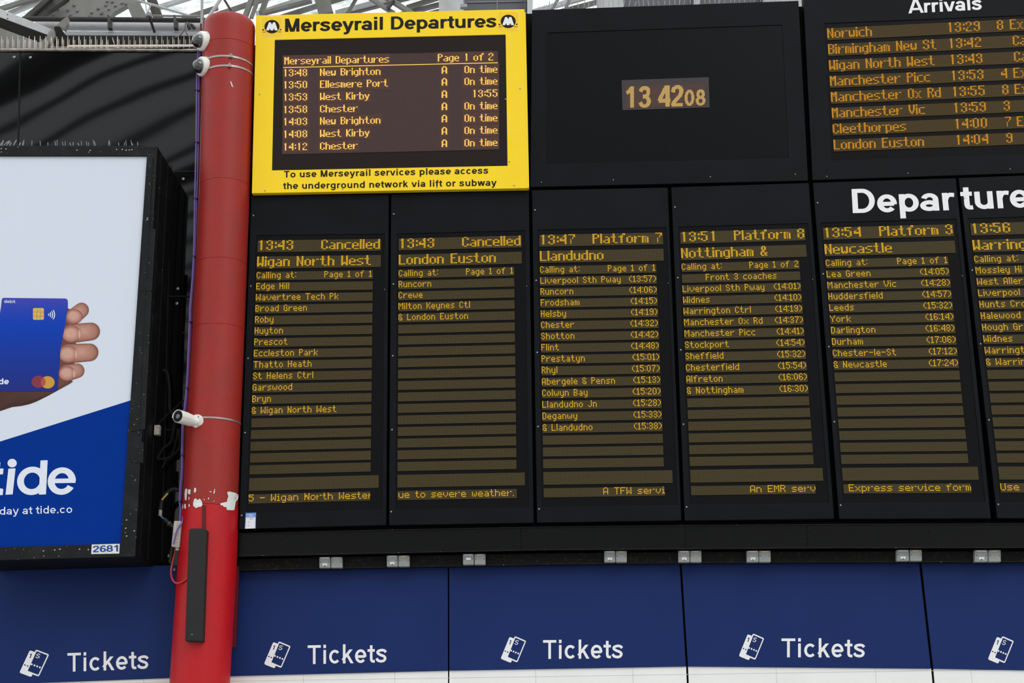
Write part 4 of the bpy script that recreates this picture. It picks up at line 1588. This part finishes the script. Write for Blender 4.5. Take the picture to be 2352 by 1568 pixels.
tag(m.build('wall_gland', 'steel', smooth=True), 'small shiny round cable gland on the blue fascia', 'gland')
cable('red_wire', [(403.5, 1260, -.05), (400, 1275, -.05), (394, 1300, -.06), (393, 1318, -.09), (397, 1332, -.14), (405, 1338.5, -.17), (418, 1336, -.19), (431, 1328, -.2)], -.1, .0068, 'red_wire', 'red wire looping from the grey junction box to the black speaker', cat='wire')

# black column loudspeaker
t = thing('column_speaker', W(450, 1343, -.25), 'long black column loudspeaker fixed to the red column', 'loudspeaker')
sq = Quad([(433.6, 1213.5), (475, 1214), (465.3, 1473.5), (424.6, 1471.5)], -.28)
m = MB()
P = []
for i in range(9):
    u = i / 8
    P.append(sq.at(u, -.004 - .012 * sqrt(max(0, 1 - (2 * u - 1) ** 4)) + .012))
P += [sq.at(1, 1), sq.at(0, 1)]
m.prism(P, .1)
m.build('cabinet', 'speaker_black', t, bevel=.008)
m = MB()
m.prism(sq.sub(.32, .46, .936, .945).pts(.0012), .001)
m.build('nameplate', 'grey_conduit', t)
for v in (.12, .88):
    c = sq.at(.5, v, -.1)
    m = MB()
    m.box((c.x, c.y + .01, c.z), (.05, .03, .04))
    m.build('bracket', 'rubber_black', t)

# ================================================================== advert box
PY = -0.28
t = thing('advert_box', W(160, 800, -.1), 'deep black advertising box with a blue and white bank card poster, far left', 'billboard')
fo = [W(-60, 335.5, PY), W(361.5, 336, PY), W(310.5, 1277.5, PY), W(-60, 1288, PY)]
fi = [W(-59, 357.3, PY), W(337.3, 357.5, PY), W(277, 1248.2, PY), W(-59, 1257.5, PY)]
for k in range(4):
    j = (k + 1) % 4
    m = MB()
    m.prism([fo[k], fo[j], fi[j], fi[k]], .06)
    m.build('frame_bar', 'box_black', t, bevel=.003)
m = MB()
B = [Vector((p.x, PY + .05, p.z)) for p in fo]
B[0].z -= .003
B[1].z -= .003
m.prism(B, WY - PY - .05)
m.build('casing', 'box_side', t)
m = MB()
for px0, py0, px1, py1 in ((349, 345, 337, 560),):
    pass
# inner ridge and cover plates of the right hand frame
for a, b, wd_ in (((349.5, 362), (336.5, 640), .012), ((333, 660), (318, 1000), .014)):
    p, q = W(*a, PY), W(*b, PY)
    m.bar((p.x, PY - .004, p.z), (q.x, PY - .004, q.z), wd_, .008)
m.build('ridge', 'box_black', t)
for a, b, c, d in (((329, 522), (357.5, 526), (349, 668), (319.5, 668)), ((299, 1060), (329, 1063), (330, 1015), (303, 1010)), ((317, 668), (349, 670), (333, 985), (302, 990))):
    m = MB()
    m.prism([W(*p, PY - .005) for p in (a, b, c, d)], .005)
    m.build('cover_plate', 'box_black', t)
for px, py in ((3, 341.5), (14, 342.5), (177, 345), (207.5, 345.5), (268, 343.5), (281, 343.5), (290, 345), (297, 345), (303, 344), (339, 501), (338, 505), (339, 528), (321.5, 799), (321, 805), (306, 1037), (306, 1050), (100, 1265), (126, 1263), (138, 1261), (183, 1261), (203, 1262), (289, 1213), (291, 1231), (308.5, 1219), (291, 1194)):
    m = MB()
    m.lathe(W(px, py, PY - .001), (0, -1, 0), [(0, .006), (.003, .006), (.004, .003)], 8)
    m.build('rivet', 'screw_metal', t)
# side seams
m = MB()
for yy in (-.16, .06):
    a, b = W(356, 345, PY), W(312, 1270, PY)
    a, b = fo[1], fo[2]
    m.bar((a.x + .003, yy, a.z - .02), (b.x + .003, yy, b.z + .02), .008, .01)
m.build('side_seam', 'box_black', t)

PS = PY + .02
po = slab(Quad([tuple(p) for p in fi], PY), .01, -.02).build('poster', 'poster_white', t)
E4 = .0006
flat([(-58, 1032), (305, 917.5), (279, 1249), (-58, 1258)], PS, E4, 'poster_blue', po, 'blue_wedge')


def ink_mesh(ringsets, cols, name, parent, off, smooth=True):
    """concentric pixel outlines with one printed colour each (fan towards the last)"""
    m = MB()
    n = len(ringsets[0])
    vs = []
    for R_, c in zip(ringsets, cols):
        for p in R_:
            q = W(p[0], p[1], PS)
            vs.append((q.x, q.y - off, q.z))
            m.ink.append(c(p) if callable(c) else c)
    fs = []
    for k in range(len(ringsets) - 1):
        for i in range(n):
            j = (i + 1) % n
            fs.append((k * n + i, k * n + j, (k + 1) * n + j, (k + 1) * n + i))
    fs.append(tuple((len(ringsets) - 1) * n + i for i in range(n)))
    m.add(vs, fs)
    return m.build(name, 'poster_print', parent)


def capsule(a, b, ra, rb, n=24):
    d = math.atan2(b[1] - a[1], b[0] - a[0])
    out = []
    for i in range(n // 2 + 1):
        th = d + pi / 2 + pi * i / (n // 2)
        out.append((a[0] + ra * cos(th), a[1] + ra * sin(th)))
    for i in range(n // 2 + 1):
        th = d - pi / 2 + pi * i / (n // 2)
        out.append((b[0] + rb * cos(th), b[1] + rb * sin(th)))
    return out


def shrink(P, f, c=None, dx=0, dy=0):
    cx = sum(p[0] for p in P) / len(P)
    cy = sum(p[1] for p in P) / len(P)
    return [(cx + (p[0] - cx) * f + dx, cy + (p[1] - cy) * f + dy) for p in P]


hand = ink_mesh([[(-58, 890), (0, 893), (60, 894), (128, 880), (137, 866), (150, 862), (168, 876), (161, 881), (132, 897), (110, 909), (84, 922), (68, 928), (50, 932), (28, 934.6), (12, 940), (0, 944), (-30, 962), (-58, 976)]],
                [lambda p: lin(78 + .15 * max(p[0], 0), 52 + .1 * max(p[0], 0), 46 + .08 * max(p[0], 0)) if p[1] < 900 else lin(66, 44, 40)], 'printed_hand', po, E4 * 1.5)
ink_mesh([[(140, 700), (165, 712), (176, 745), (174, 800), (170, 850), (165, 872), (150, 880), (134, 890), (128, 880), (134, 840), (140, 790), (148, 740)]], [lin(112, 72, 62)], 'printed_palm', hand, E4 * 1.9)
FING = [((167, 728.5), (187.5, 711.8), 18.2, 16.8, 0), ((163.5, 766), (209.5, 761), 22, 20.3, 1), ((156, 812), (206, 809), 22.3, 20.3, 2), ((153.5, 856.5), (177.5, 851), 19.3, 16.6, 3)]
for a, b, ra, rb, k in FING[::-1]:
    C0 = capsule(a, b, ra, rb)
    f0 = ink_mesh([C0, shrink(C0, .82, dy=-1), shrink(C0, .5, dy=-2), shrink(C0, .2, dy=-3)],
                  [lin(118, 74, 64), lin(166, 116, 100), lin(184, 136, 120), lin(196, 150, 134)], 'printed_finger', hand, E4 * (2 + .35 * (4 - k)))
    tip = ell(a[0] + 1, a[1] + 1, ra * 1.02, ra * .86, 24) if k else ell(a[0] + 4, a[1] - 2, ra * 1.05, ra * .9, 24)
    ink_mesh([tip, shrink(tip, .85, dx=-1), shrink(tip, .45, dx=-2, dy=-2)], [lin(132, 84, 74), lin(178, 122, 108), lin(204, 160, 144)], 'printed_fingertip', hand, E4 * (2.2 + .35 * (4 - k)))
    if k:
        nl = ell(a[0] + ra * .86, a[1] + 1, 4.6, ra * .6, 16)
        ink_mesh([nl, shrink(nl, .5)], [lin(164, 108, 94), lin(206, 164, 146)], 'printed_nail', hand, E4 * (2.4 + .35 * (4 - k)))
def cardcol(p):
    f = min(1, max(0, (p[1] - 684) / 215))
    top, mid, bot = (66, 70, 176), (8, 62, 178), (34, 46, 128)
    if f < .3:
        g = f / .3
        return lin(*[a + (b - a) * g for a, b in zip(top, mid)])
    g = (f - .3) / .7
    return lin(*[a + (b - a) * g for a, b in zip(mid, bot)])
m = MB()
rowsL = [(684, 8, 151), (686, 5, 154.5), (690, 4, 156), (705, 2.5, 156), (720, 0, 153.5), (735, -2, 151), (752, -4.5, 149), (775, -8, 144), (797, -11.5, 140), (815, -14, 138.3), (836, -17, 137.3), (864, -21.5, 134.8), (880, -24, 134), (893, -26, 132.2), (897.5, -24, 128.5), (899, -20, 124)]
vs = []
for y_, xa, xb in rowsL:
    for f in (0, .5, 1):
        px = xa + (xb - xa) * f
        q = W(px, y_ + (1.5 * f if y_ < 700 else 0), PS)
        vs.append((q.x, q.y - E4 * 4.5, q.z))
        c = cardcol((px, y_))
        m.ink.append(c)
fs = []
for i in range(len(rowsL) - 1):
    for k in (0, 1):
        fs.append((i * 3 + k, i * 3 + k + 1, i * 3 + 4 + k, i * 3 + 3 + k))
m.add(vs, fs)
card = m.build('printed_card', 'poster_print', po)
O5 = E4 * 5.2
flat(rr(76, 707.5, 101.2, 734.5, 3.5), PS, O5, 'chip_gold', card, 'chip')
m = MB()
for pts in ([(76, 716), (85, 716)], [(92, 716), (101, 716)], [(76, 726), (85, 726)], [(92, 726), (101, 726)], [(85, 708), (85, 716)], [(92, 708), (92, 714)], [(84, 734), (85, 726)], [(92, 734), (92, 726)]):
    P = [W(p[0], p[1], PS - O5 - .0004) for p in pts]
    m.bar(P[0], P[1], .002, .0003)
for e in (ell(88.5, 721, 5, 5.5, 18),):
    for i in range(len(e)):
        m.bar(W(*e[i - 1], PS - O5 - .0004), W(*e[i], PS - O5 - .0004), .0018, .0003)
m.build('chip_lines', 'chip_line', card)
m = MB()
for k, r in enumerate((3.5, 8, 12.5, 17)):
    A = arc(108.5, 722.5, r, r, -38, 38, 8)
    for i in range(len(A) - 1):
        m.bar(W(*A[i], PS - O5), W(*A[i + 1], PS - O5), .0072, .0004)
m.build('contactless_mark', 'poster_lettering', card)
lettering('debit', (10, 695.5), (35.2, 696.2), 7.2, PS, O5, 'poster_lettering', card, ws=.12, wh=.1)
lettering('tide', (-16, 882.5), (20.8, 882.2), 13.5, PS, O5, 'poster_lettering', card, ws=.15, wh=.13)
c1 = flat(ell(89, 876.8, 16, 13.9), PS, O5, 'circle_red', card, 'left_circle')
flat(ell(109.8, 878, 16, 14.2), PS, O5 + .0002, 'circle_orange', card, 'right_circle')
lens_ = [(89 + 16 * cos(radians(a)), 876.8 + 13.9 * sin(radians(a))) for a in range(-50, 51, 10)] + [(109.8 + 16 * cos(radians(180 + a)), 878 + 14.2 * sin(radians(180 + a))) for a in range(-48, 51, 12)]
flat(lens_, PS, O5 + .0004, 'circle_mix', card, 'circle_overlap')

# large white poster word, drawn letter by letter
def annulus(cx, cy, ro, ri, a0, a1, m, n=40, skew=0.0, off=E4 * 2):
    for i in range(n):
        t0, t1 = radians(a0 + (a1 - a0) * i / n), radians(a0 + (a1 - a0) * (i + 1) / n)
        P = [(cx + ro[0] * cos(t0), cy + ro[1] * sin(t0)), (cx + ro[0] * cos(t1), cy + ro[1] * sin(t1)), (cx + ri[0] * cos(t1), cy + ri[1] * sin(t1)), (cx + ri[0] * cos(t0), cy + ri[1] * sin(t0))]
        flat([(p[0] - skew * (p[1] - cy), p[1]) for p in P], PS, off, None, None, None, m, False)
m = MB()
flat([(-16, 1062), (1, 1061.5), (-3.5, 1118), (-21, 1118)], PS, E4 * 2, None, None, None, m, False)
flat([(-30, 1077), (8, 1075.5), (7, 1089), (-31, 1090)], PS, E4 * 2.1, None, None, None, m, False)
flat([(-21, 1110), (-3.5, 1110), (-1, 1121), (7.5, 1122.5), (6.5, 1136.5), (-6, 1137), (-18, 1130)], PS, E4 * 2.2, None, None, None, m, False)
flat([(19.5, 1076), (35.8, 1075.3), (29.2, 1135), (12.8, 1135.8)], PS, E4 * 2, None, None, None, m, False)
flat(ell(28, 1063.3, 10.6, 9.8), PS, E4 * 2, None, None, None, m, False)
annulus(73.5, 1104, (34, 32.6), (18.5, 19), 0, 360, m, skew=.06)
flat([(93.2, 1057.2), (109.6, 1056.6), (105.6, 1135), (89.4, 1135.6)], PS, E4 * 2.2, None, None, None, m, False)
annulus(142, 1104.5, (32.3, 31.5), (16.5, 18.2), 30, 358, m, skew=.05)
flat([(121, 1099.2), (174.3, 1098.2), (173.4, 1108.6), (120, 1109.4)], PS, E4 * 2.3, None, None, None, m, False)
m.build('poster_word', 'poster_lettering', po)
lettering('day at tide.co', (-.5, 1182), (165.8, 1177.6), 17.8, PS, E4 * 2, 'poster_lettering', po, ws=.1, wh=.088)

# number plate on the lower frame
t2 = thing('number_plate', W(243, 1260, PY - .006), 'small white plate with blue digits on the lower frame of the advert box', 'number plate')
slab(Quad([(211.5, 1250.3), (275.2, 1248.8), (274.2, 1271), (210, 1272.2)], PY), .004, .006).build('plate', 'plate_white', t2)
lettering('2681', (213.5, 1268.5), (272, 1266.5), 15.3, PY, .0066, 'plate_blue', t2, 'digits', ws=.165, wh=.13)

# grey block, dangling cables on the black wall
m = MB()
m.prism([W(354.2, 976, .02), W(367, 975.2, .02), W(365.5, 997.5, .02), W(353, 998, .02)], .05)
tag(m.build('wall_block', 'junction_grey', bevel=.003), 'small pale grey block on the dark side of the advert box', 'block')
cable('dangling_cable', [(374.6, 850), (384, 857), (388.5, 890), (389.5, 937), (394, 947), (400, 962)], .2, .012, 'cobweb_grey', 'dusty grey cable hanging down the dark wall above the bullet shaped camera', group='dusty cables on the dark wall')
cable('dangling_cable', [(401, 970), (392.8, 1013), (375, 1030), (362, 1052), (372, 1054), (390, 1050), (412, 1027), (410, 985)], .2, .011, 'cobweb_grey', 'dusty grey cable looping behind the bullet shaped camera', group='dusty cables on the dark wall')
cable('dangling_cable', [(421, 918), (405, 935), (390, 947), (377, 960), (360, 978)], .2, .008, 'cobweb_grey', 'dusty grey cable slanting left from the column behind the bullet shaped camera', group='dusty cables on the dark wall')
cable('dangling_cable', [(408, 985), (404, 1015), (394, 1045), (383, 1056), (372, 1075)], .2, .008, 'cobweb_grey', 'dusty grey cable hanging lowest below the bullet shaped camera', group='dusty cables on the dark wall')

# ================================================================== bird spikes
def spike_strip(label, base_pts, y, spikes, base_mat, sp_mat, r):
    a, b = base_pts
    A, B_ = W(*a, y), W(*b, y)
    t = thing('bird_spike_strip', (A + B_) / 2, label, 'bird spikes', 'strips of bird spikes')
    m = MB()
    n = 60
    top, bot = [], []
    for i in range(n + 1):
        p = A.lerp(B_, i / n)
        top.append(p + Vector((0, 0, .002 + random.uniform(-.0015, .002))))
        bot.append(p - Vector((0, 0, random.uniform(.002, .006))))
    for i in range(n):
        m.prism([top[i], top[i + 1], bot[i + 1], bot[i]], .05)
    m.build('base_strip', base_mat, t)
    for (x0, y0, x1, y1, dy, rr_) in spikes:
        p, q = W(x0, y0, y + .02 + dy), W(x1, y1, y + .02 + dy)
        m = MB()
        k1, k2 = random.uniform(.5, .8), random.uniform(.25, .45)
        m.tube([p, p.lerp(q, k2), p.lerp(q, k1), q], [r * rr_, r * rr_ * random.uniform(.9, 1.5), r * rr_ * random.uniform(1, 1.9), r * rr_ * .8], 6)
        m.build('spike', sp_mat, t)
    return t


sp = []
for i in range(36):
    x = 3 + i * 12.7
    rr_ = 1.15 if 3 < i < 22 else .8
    if i == 20:
        sp.append((x + 8, 109, x + 1, 86, 0, .9))
        continue
    sp.append((x, 111, x + .5, 83.5 + random.uniform(-1, 1), 0, rr_))
    sp.append((x + 3.4, 111, x + 3.8, 91 + random.uniform(-1.5, 1.5), .03, rr_ * .75))
for i in range(2):
    pass
spike_strip('long row of white caked bird spikes along the top of the black wall', ((-60, 112), (456, 113.5)), WY - .03, sp, 'spike_white', 'spike_white', .0025)
sp = []
for x0, x1, h in ((0, 5, 9), (3, 8, 14), (6, 22, 13), (14, 24, 12), (22, 26, 9), (30, 38, 15), (44, 47, 9), (52, 55, 14)):
    sp.append((x0, 336, x1, 336 - h, 0, 1.4))
for x in (73, 93, 110, 128, 131, 145, 149.5, 163, 168, 182, 187, 200, 204, 217, 220, 249, 253, 273, 285, 290, 303, 306, 317):
    sp.append((x, 336, x + random.uniform(-3.5, 1.5), 336 - random.uniform(8, 15), random.uniform(0, .03), .75))
spike_strip('sparse bent bird spikes along the top of the advert box', ((-60, 335), (330, 335)), PY + .03, sp, 'box_black', 'spike_steel', .0032)
sp = []
for i in range(52):
    x = 1236 + i * 11.6 + random.uniform(-2, 2)
    y_ = 22.5 - (x - 1222) / 612 * 21.5
    sp.append((x, y_, x + random.uniform(-4, 4), y_ - random.uniform(9, 22), random.uniform(0, .04), .7))
spike_strip('row of thin steel bird spikes along the top of the clock panel', ((1226, 24.5), (1832, 3.5)), .03, sp, 'galvanised', 'spike_steel', .0030)

# ================================================================== roof steel, pipes and rear wall seen along the top
def dist(p):
    return (Vector(p) - CAM).dot(FW)
def pbar(name, a, b, wpx, y, material, label, cat, group=None, deep=None, y2=None):
    if name.startswith(('roof_', 'twin_', 'slanted_bar')) and a[1] < 0:
        k = 90.0 / max(8.0, abs(b[1] - a[1]))
        a = (a[0] - (b[0] - a[0]) * k, a[1] - (b[1] - a[1]) * k)
    A, B_ = W(*a, y), W(*b, y if y2 is None else y2)
    w = wpx * dist(A) / FPX
    m = MB()
    m.bar(A, B_, w, deep or w)
    return tag(m.build(name, material, bevel=.004), label, cat, group, 'thing')
def ptube(name, a, b, rpx, y, material, label, cat, group=None):
    A, B_ = W(*a, y), W(*b, y)
    m = MB()
    m.tube([A, B_], rpx * dist(A) / FPX, 16)
    return tag(m.build(name, material, smooth=True), label, cat, group, 'thing')
def pplate(name, pts, y, dy, material, label, cat, group=None, bevel=.004):
    m = MB()
    m.prism([W(p[0], p[1], y) for p in pts], dy)
    return tag(m.build(name, material, bevel=bevel), label, cat, group, 'thing')

t = thing('roof_beam', W(50, 60, 1.1), 'pale square beam slanting down from the top left corner, dark underneath', 'beam')
tag(t, kind='thing')
m = MB()
m.prism([W(-40, 4, 1.0), W(119.4, 67, 1.0), W(107, 79.5, 1.0), W(-40, 25, 1.0)], .24)
bb = m.build('beam_body', 'roof_pale', t, bevel=.004)
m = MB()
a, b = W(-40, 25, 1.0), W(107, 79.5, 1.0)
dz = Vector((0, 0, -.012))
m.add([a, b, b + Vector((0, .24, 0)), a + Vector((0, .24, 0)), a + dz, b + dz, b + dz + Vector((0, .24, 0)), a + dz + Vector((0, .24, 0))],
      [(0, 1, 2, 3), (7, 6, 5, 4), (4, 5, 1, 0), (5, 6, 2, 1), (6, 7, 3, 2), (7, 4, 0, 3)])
m.build('shaded_dirty_underside', 'roof_under', t)  # dirt and the beam's own shade both put into this dark sheet
for px, py in ((17.5, 33.5), (17.5, 42.5)):
    m = MB()
    m.lathe(W(px, py, .999), (0, -1, 0), [(0, .006), (.004, .005)], 8)
    m.build('bolt', 'pipe_black', t)
t = thing('angle_bracket', W(120, 80, .85), 'pale steel angle bracket standing among the bird spikes at upper left', 'bracket')
for nm_, pts, y_, mt in (('upper_arm', [(125, 60.5), (151, 39), (156, 39), (156, 55), (147.5, 68), (137, 60.5)], .40, 'roof_grey'), ('foot', [(124, 67), (126, 85), (104, 112), (77.5, 112)], .33, 'roof_grey'),
                         ('hollow_shade', [(124.3, 60.8), (136.8, 60.8), (153, 83), (153, 104.5), (124, 104.5), (122.6, 86)], .37, 'roof_under')):  # dark sheet standing in for the shade in the bracket's hollow
    m = MB()
    m.prism([W(p[0], p[1], y_) for p in pts], .05)
    m.build(nm_, mt, t, bevel=.003)
ptube('drain_pipe', (52, 43.5), (575, 47.5), 6.0, 1.4, 'pipe_black', 'long dark horizontal pipe above the black wall, upper left', 'pipe')
ptube('gutter_pipe', (84, 58.5), (582, 64), 11, 1.8, 'gutter_white', 'wide off white gutter pipe just below the dark pipe', 'pipe')
pbar('channel_rail', (150, 79.5), (580, 82), 11, 1.3, 'galvanised', 'galvanised channel rail below the white gutter pipe', 'rail', deep=.06)
pbar('dark_rail', (153, 100.5), (452, 101.5), 32, .505, 'roof_under', 'dark dirty rail behind the bird spikes', 'rail', deep=.08)
ptube('white_pipe', (106, 108), (452, 106.5), 4.2, .40, 'pipe_white', 'thin white pipe lying along the foot of the bird spikes', 'pipe')
for k, (x, lab) in enumerate(((253, 'left of two dark clips hanging from the dark horizontal pipe'), (404.5, 'right of two dark clips hanging from the dark horizontal pipe'))):
    t = thing('pipe_clip', W(x, 52, 1.3), lab, 'pipe clip', 'clips on the dark pipe')
    m = MB()
    m.bar(W(x - 3.2, 37, 1.25), W(x - 2.6, 66, 1.25), .014, .05)
    m.bar(W(x + 1.5, 50, 1.27), W(x + 2, 66, 1.27), .026, .03)
    m.build('hanger', 'roof_dark', t)
    m = MB()
    m.bar(W(x - 4, 66.5, 1.25), W(x + 5, 66.5, 1.25), .012, .05)
    m.build('foot', 'pipe_black', t)
t = thing('stalk_fitting', W(346, 45, 1.2), 'small round grey fitting on a dark stalk in front of the dark pipe', 'fitting')
m = MB()
m.lathe(W(342, 37, 1.2), Vector((.08, -.35, -1)), [(-.03, .026), (0, .03), (.02, .031), (.024, .028)], 20)
m.build('cup', 'roof_grey', t, smooth=True)
m = MB()
m.tube([W(344, 43, 1.2), W(347, 50, 1.2), W(355, 74, 1.2)], .012, 10)
m.build('stalk', 'roof_under', t, smooth=True)
m = MB()
m.tube([W(333, 2, 1.25), W(338, 32, 1.25)], .006, 8)
m.tube([W(347, 8, 1.25), W(339, 30, 1.25)], .008, 8)
m.build('hanger', 'roof_pale', t, smooth=True)
ptube('tie_rod', (306, -2), (436, 36), 2.8, 3.0, 'roof_pale', 'pale thin rod slanting down right across the roof glass', 'rod')
ptube('thin_pipe', (349, 36), (468, 37.5), 2.6, 1.9, 'roof_grey', 'thin grey pipe just above the right part of the dark pipe', 'pipe')
ptube('upright_conduit', (464.5, -20), (463, 66), 3.0, .3, 'galvanised', 'upright galvanised conduit rising beside the column top', 'conduit')
ptube('slanted_conduit', (472, 50), (508, -4), 4.0, .7, 'roof_pale', 'pale conduit slanting up right behind the column top', 'conduit')
pbar('slanted_bar', (512, -6), (540, 40), 5, .9, 'roof_dark', 'dark bar slanting down behind the column top', 'bar')
pbar('twin_post', (581, -10), (562, 42), 11, 2.2, 'roof_grey', 'left of twin grey posts left of the yellow sign top', 'post', 'twin roof posts')
pbar('twin_post', (596, -10), (577, 42), 8, 2.2, 'roof_grey', 'right of twin grey posts left of the yellow sign top', 'post', 'twin roof posts')
cable('loose_cable', [(402, 85.5), (412, 82), (421, 72), (424.5, 64), (426, 55), (430, 52), (438, 56)], .45, .0065, 'grey_conduit', 'grey cable looping over the rail near the upper domed camera', group='loose cables near the cameras')
cable('loose_cable', [(425, 66), (428, 76), (435, 85)], .45, .0065, 'grey_conduit', 'short grey cable dropping behind the upper domed camera', group='loose cables near the cameras')
for a, b, lab in (((430.5, 55.5), (435.5, 66.5), 'left of two black plugs hanging near the upper domed camera'), ((438.5, 55), (447, 66), 'right of two black plugs hanging near the upper domed camera')):
    A, B_ = W(*a, .44), W(*b, .44)
    m = MB()
    m.tube([A, A.lerp(B_, .3), B_], [.0075, .015, .015], 12)
    tag(m.build('hanging_plug', 'rubber_black', smooth=True), lab, 'plug', 'hanging black plugs')

# riveted girder
t = thing('riveted_girder', W(190, 15, 3.2), 'riveted grey steel girder plates at the top left under the roof glass', 'girder')
tag(t, kind='thing')
for nm_, pts, y_, mt in (('edge_angle', [(50, 40), (104, -6), (120, -6), (66, 40)], 3.0, 'roof_dark'), ('edge_angle', [(69, 40), (130, -6), (156, -6), (90, 40)], 3.05, 'roof_dark'),
                         ('web_plate', [(66, 40), (152, -6), (330, -6), (311, 4), (291, 12), (262, 28), (250, 42), (66, 42)], 3.2, 'roof_grey'),
                         ('gusset_plate', [(291, 12), (312, 1), (321, 6), (336, 34), (330, 44), (304, 42)], 3.1, 'roof_grey')):
    m = MB()
    m.prism([W(p[0], p[1], y_) for p in pts], .08)
    m.build(nm_, mt, t, bevel=.006)
for px, py in ((116, 26.5), (156, 23), (162, 34), (178, 25), (120, 35), (100, 36), (210, 29), (234, 28), (206, 37), (225, 20), (243, 12), (258, 4), (246, 3), (265, 13), (280, 7), (289, 8), (226, 20), (233, 31), (250, 21), (132, 21), (148, 7), (170, 12)):
    m = MB()
    m.lathe(W(px, py, 3.195), (0, -1, 0), [(0, .016), (.008, .014), (.014, .007)], 10)
    m.build('rivet', 'roof_grey', t, smooth=True)
pplate('lower_plate', [(-40, 30), (0, 45), (112, 100), (112, 116), (-40, 116)], 2.6, .06, 'roof_grey', 'grey riveted plate below the slanting pale beam, far left', 'plate')
pbar('roof_post', (347, -6), (363, 40), 20, 3.6, 'roof_dark', 'dark steel roof post left of the roof glass', 'post', deep=.12)
pbar('roof_strut', (737, -12), (750, 36), 33, 2.6, 'roof_grey', 'broad grey strut rising behind the left half of the yellow sign', 'strut', deep=.1)
pbar('roof_brace', (850, -4), (906, 32), 9, 2.8, 'roof_grey', 'left arm of the crossed grey braces above the yellow sign', 'brace', 'crossed roof braces', deep=.05)
pbar('roof_brace', (889, -4), (948, 32), 11, 2.8, 'roof_grey', 'right arm of the crossed grey braces above the yellow sign', 'brace', 'crossed roof braces', deep=.05)
pbar('roof_brace', (819, -4), (797, 33), 5.5, 2.9, 'roof_grey', 'thin grey brace leaning left above the yellow sign', 'brace', 'crossed roof braces', deep=.05)
pbar('roof_brace', (905, 1), (890, 20), 6, 2.75, 'roof_dark', 'short dark brace knotted over the crossed braces', 'brace', 'crossed roof braces', deep=.05)
pbar('roof_strut', (612, -4), (600, 32), 10, 2.4, 'roof_grey', 'narrow grey strut by the left corner of the yellow sign', 'strut', deep=.06)
pbar('roof_brace', (596, 33), (716, 2), 9, 2.9, 'roof_grey', 'long grey brace sloping up over the left of the yellow sign', 'brace', 'crossed roof braces', deep=.05)
pbar('slanted_bar', (1284, -6), (1268, 22), 6, 1.4, 'roof_grey', 'left of two curved grey bars behind the clock panel top', 'bar', 'bars behind the clock panel')
pbar('slanted_bar', (1311, -6), (1299, 20), 7, 1.4, 'roof_grey', 'right of two curved grey bars behind the clock panel top', 'bar', 'bars behind the clock panel')
# glazing bars lying under the roof glass
BARS = [((360, 11), (420, -8)), ((420, 36), (500, 10)), ((500, 26), (590, -4)), ((590, 24), (690, -8)), ((640, 34), (760, -4)), ((760, 33), (880, 2)), ((772, 22), (840, 4)), ((905, 30), (1012, 2)), ((935, 10), (985, -6)), ((1215, 22), (1310, -4)), ((1270, 24), (1376, -4)), ((-10, 17), (62, -6)), ((12, 28), (96, -6)), ((905, 44), (1012, 18))]
for k, (a, b) in enumerate(BARS):
    A, B_ = GR(*a), GR(*(b[0] + (b[0] - a[0]) * 2.2, b[1] + (b[1] - a[1]) * 2.2) if b[1] < 5 else b)
    A.z -= .05
    B_.z -= .05
    m = MB()
    m.bar(A, B_, .055, .05)
    m.build('glazing_bar', 'roof_grey' if k % 3 else 'roof_pale', roof)
# rear wall pieces rising above the boards
def rear(x0, x1, y, material, nm_, lab, cat, top=-70, bot=60):
    m = MB()
    m.prism([W(x0, top, y), W(x1, top, y), W(x1, bot, y), W(x0, bot, y)], .15)
    o = m.build(nm_, material)
    return tag(o, lab, cat, None, 'thing' if lab else 'structure')
rw = rear(1064, 1213, 3.0, 'tile_grey', 'wall_rear', None, None)
m = MB()
for x in (1066.5, 1142, 1206):
    m.bar(W(x, -60, 2.995), W(x, 60, 2.995), .01, .01)
for y_ in (6, 33):
    m.bar(W(1064, y_, 2.995), W(1213, y_ - 3, 2.995), .01, .01)
m.build('joint', 'tile_joint', rw)
rw = rear(1431, 1846, 3.0, 'tile_grey', 'wall_rear', None, None)
m = MB()
for x in (1490, 1560, 1650, 1730, 1800):
    m.bar(W(x, -60, 2.995), W(x, 60, 2.995), .01, .01)
m.build('joint', 'tile_joint', rw)
rear(1008, 1064, 2.9, 'roof_pale', 'pale_post', 'wide pale wall post above the right part of the yellow sign', 'post')
rear(1211, 1223, 2.85, 'roof_pale', 'pale_post', 'slim pale wall post between the yellow sign and clock panel', 'post')
rear(1371, 1432, 2.9, 'roof_pale', 'pale_post', 'wide pale wall post above the middle of the clock panel', 'post')
rear(1594, 1607, 2.9, 'roof_pale', 'pale_post', 'slim pale wall post above the right half of the clock panel', 'post')
rear(1755, 1850, 2.8, 'roof_pale', 'pale_post', 'pale grey wall post at the right end of the clock panel top', 'post')
pplate('door_catch', [(1057, 8.5), (1073, 8), (1073, 16), (1057, 16.5)], 2.8, .05, 'galvanised', 'small steel catch on the pale post above the yellow sign', 'catch')
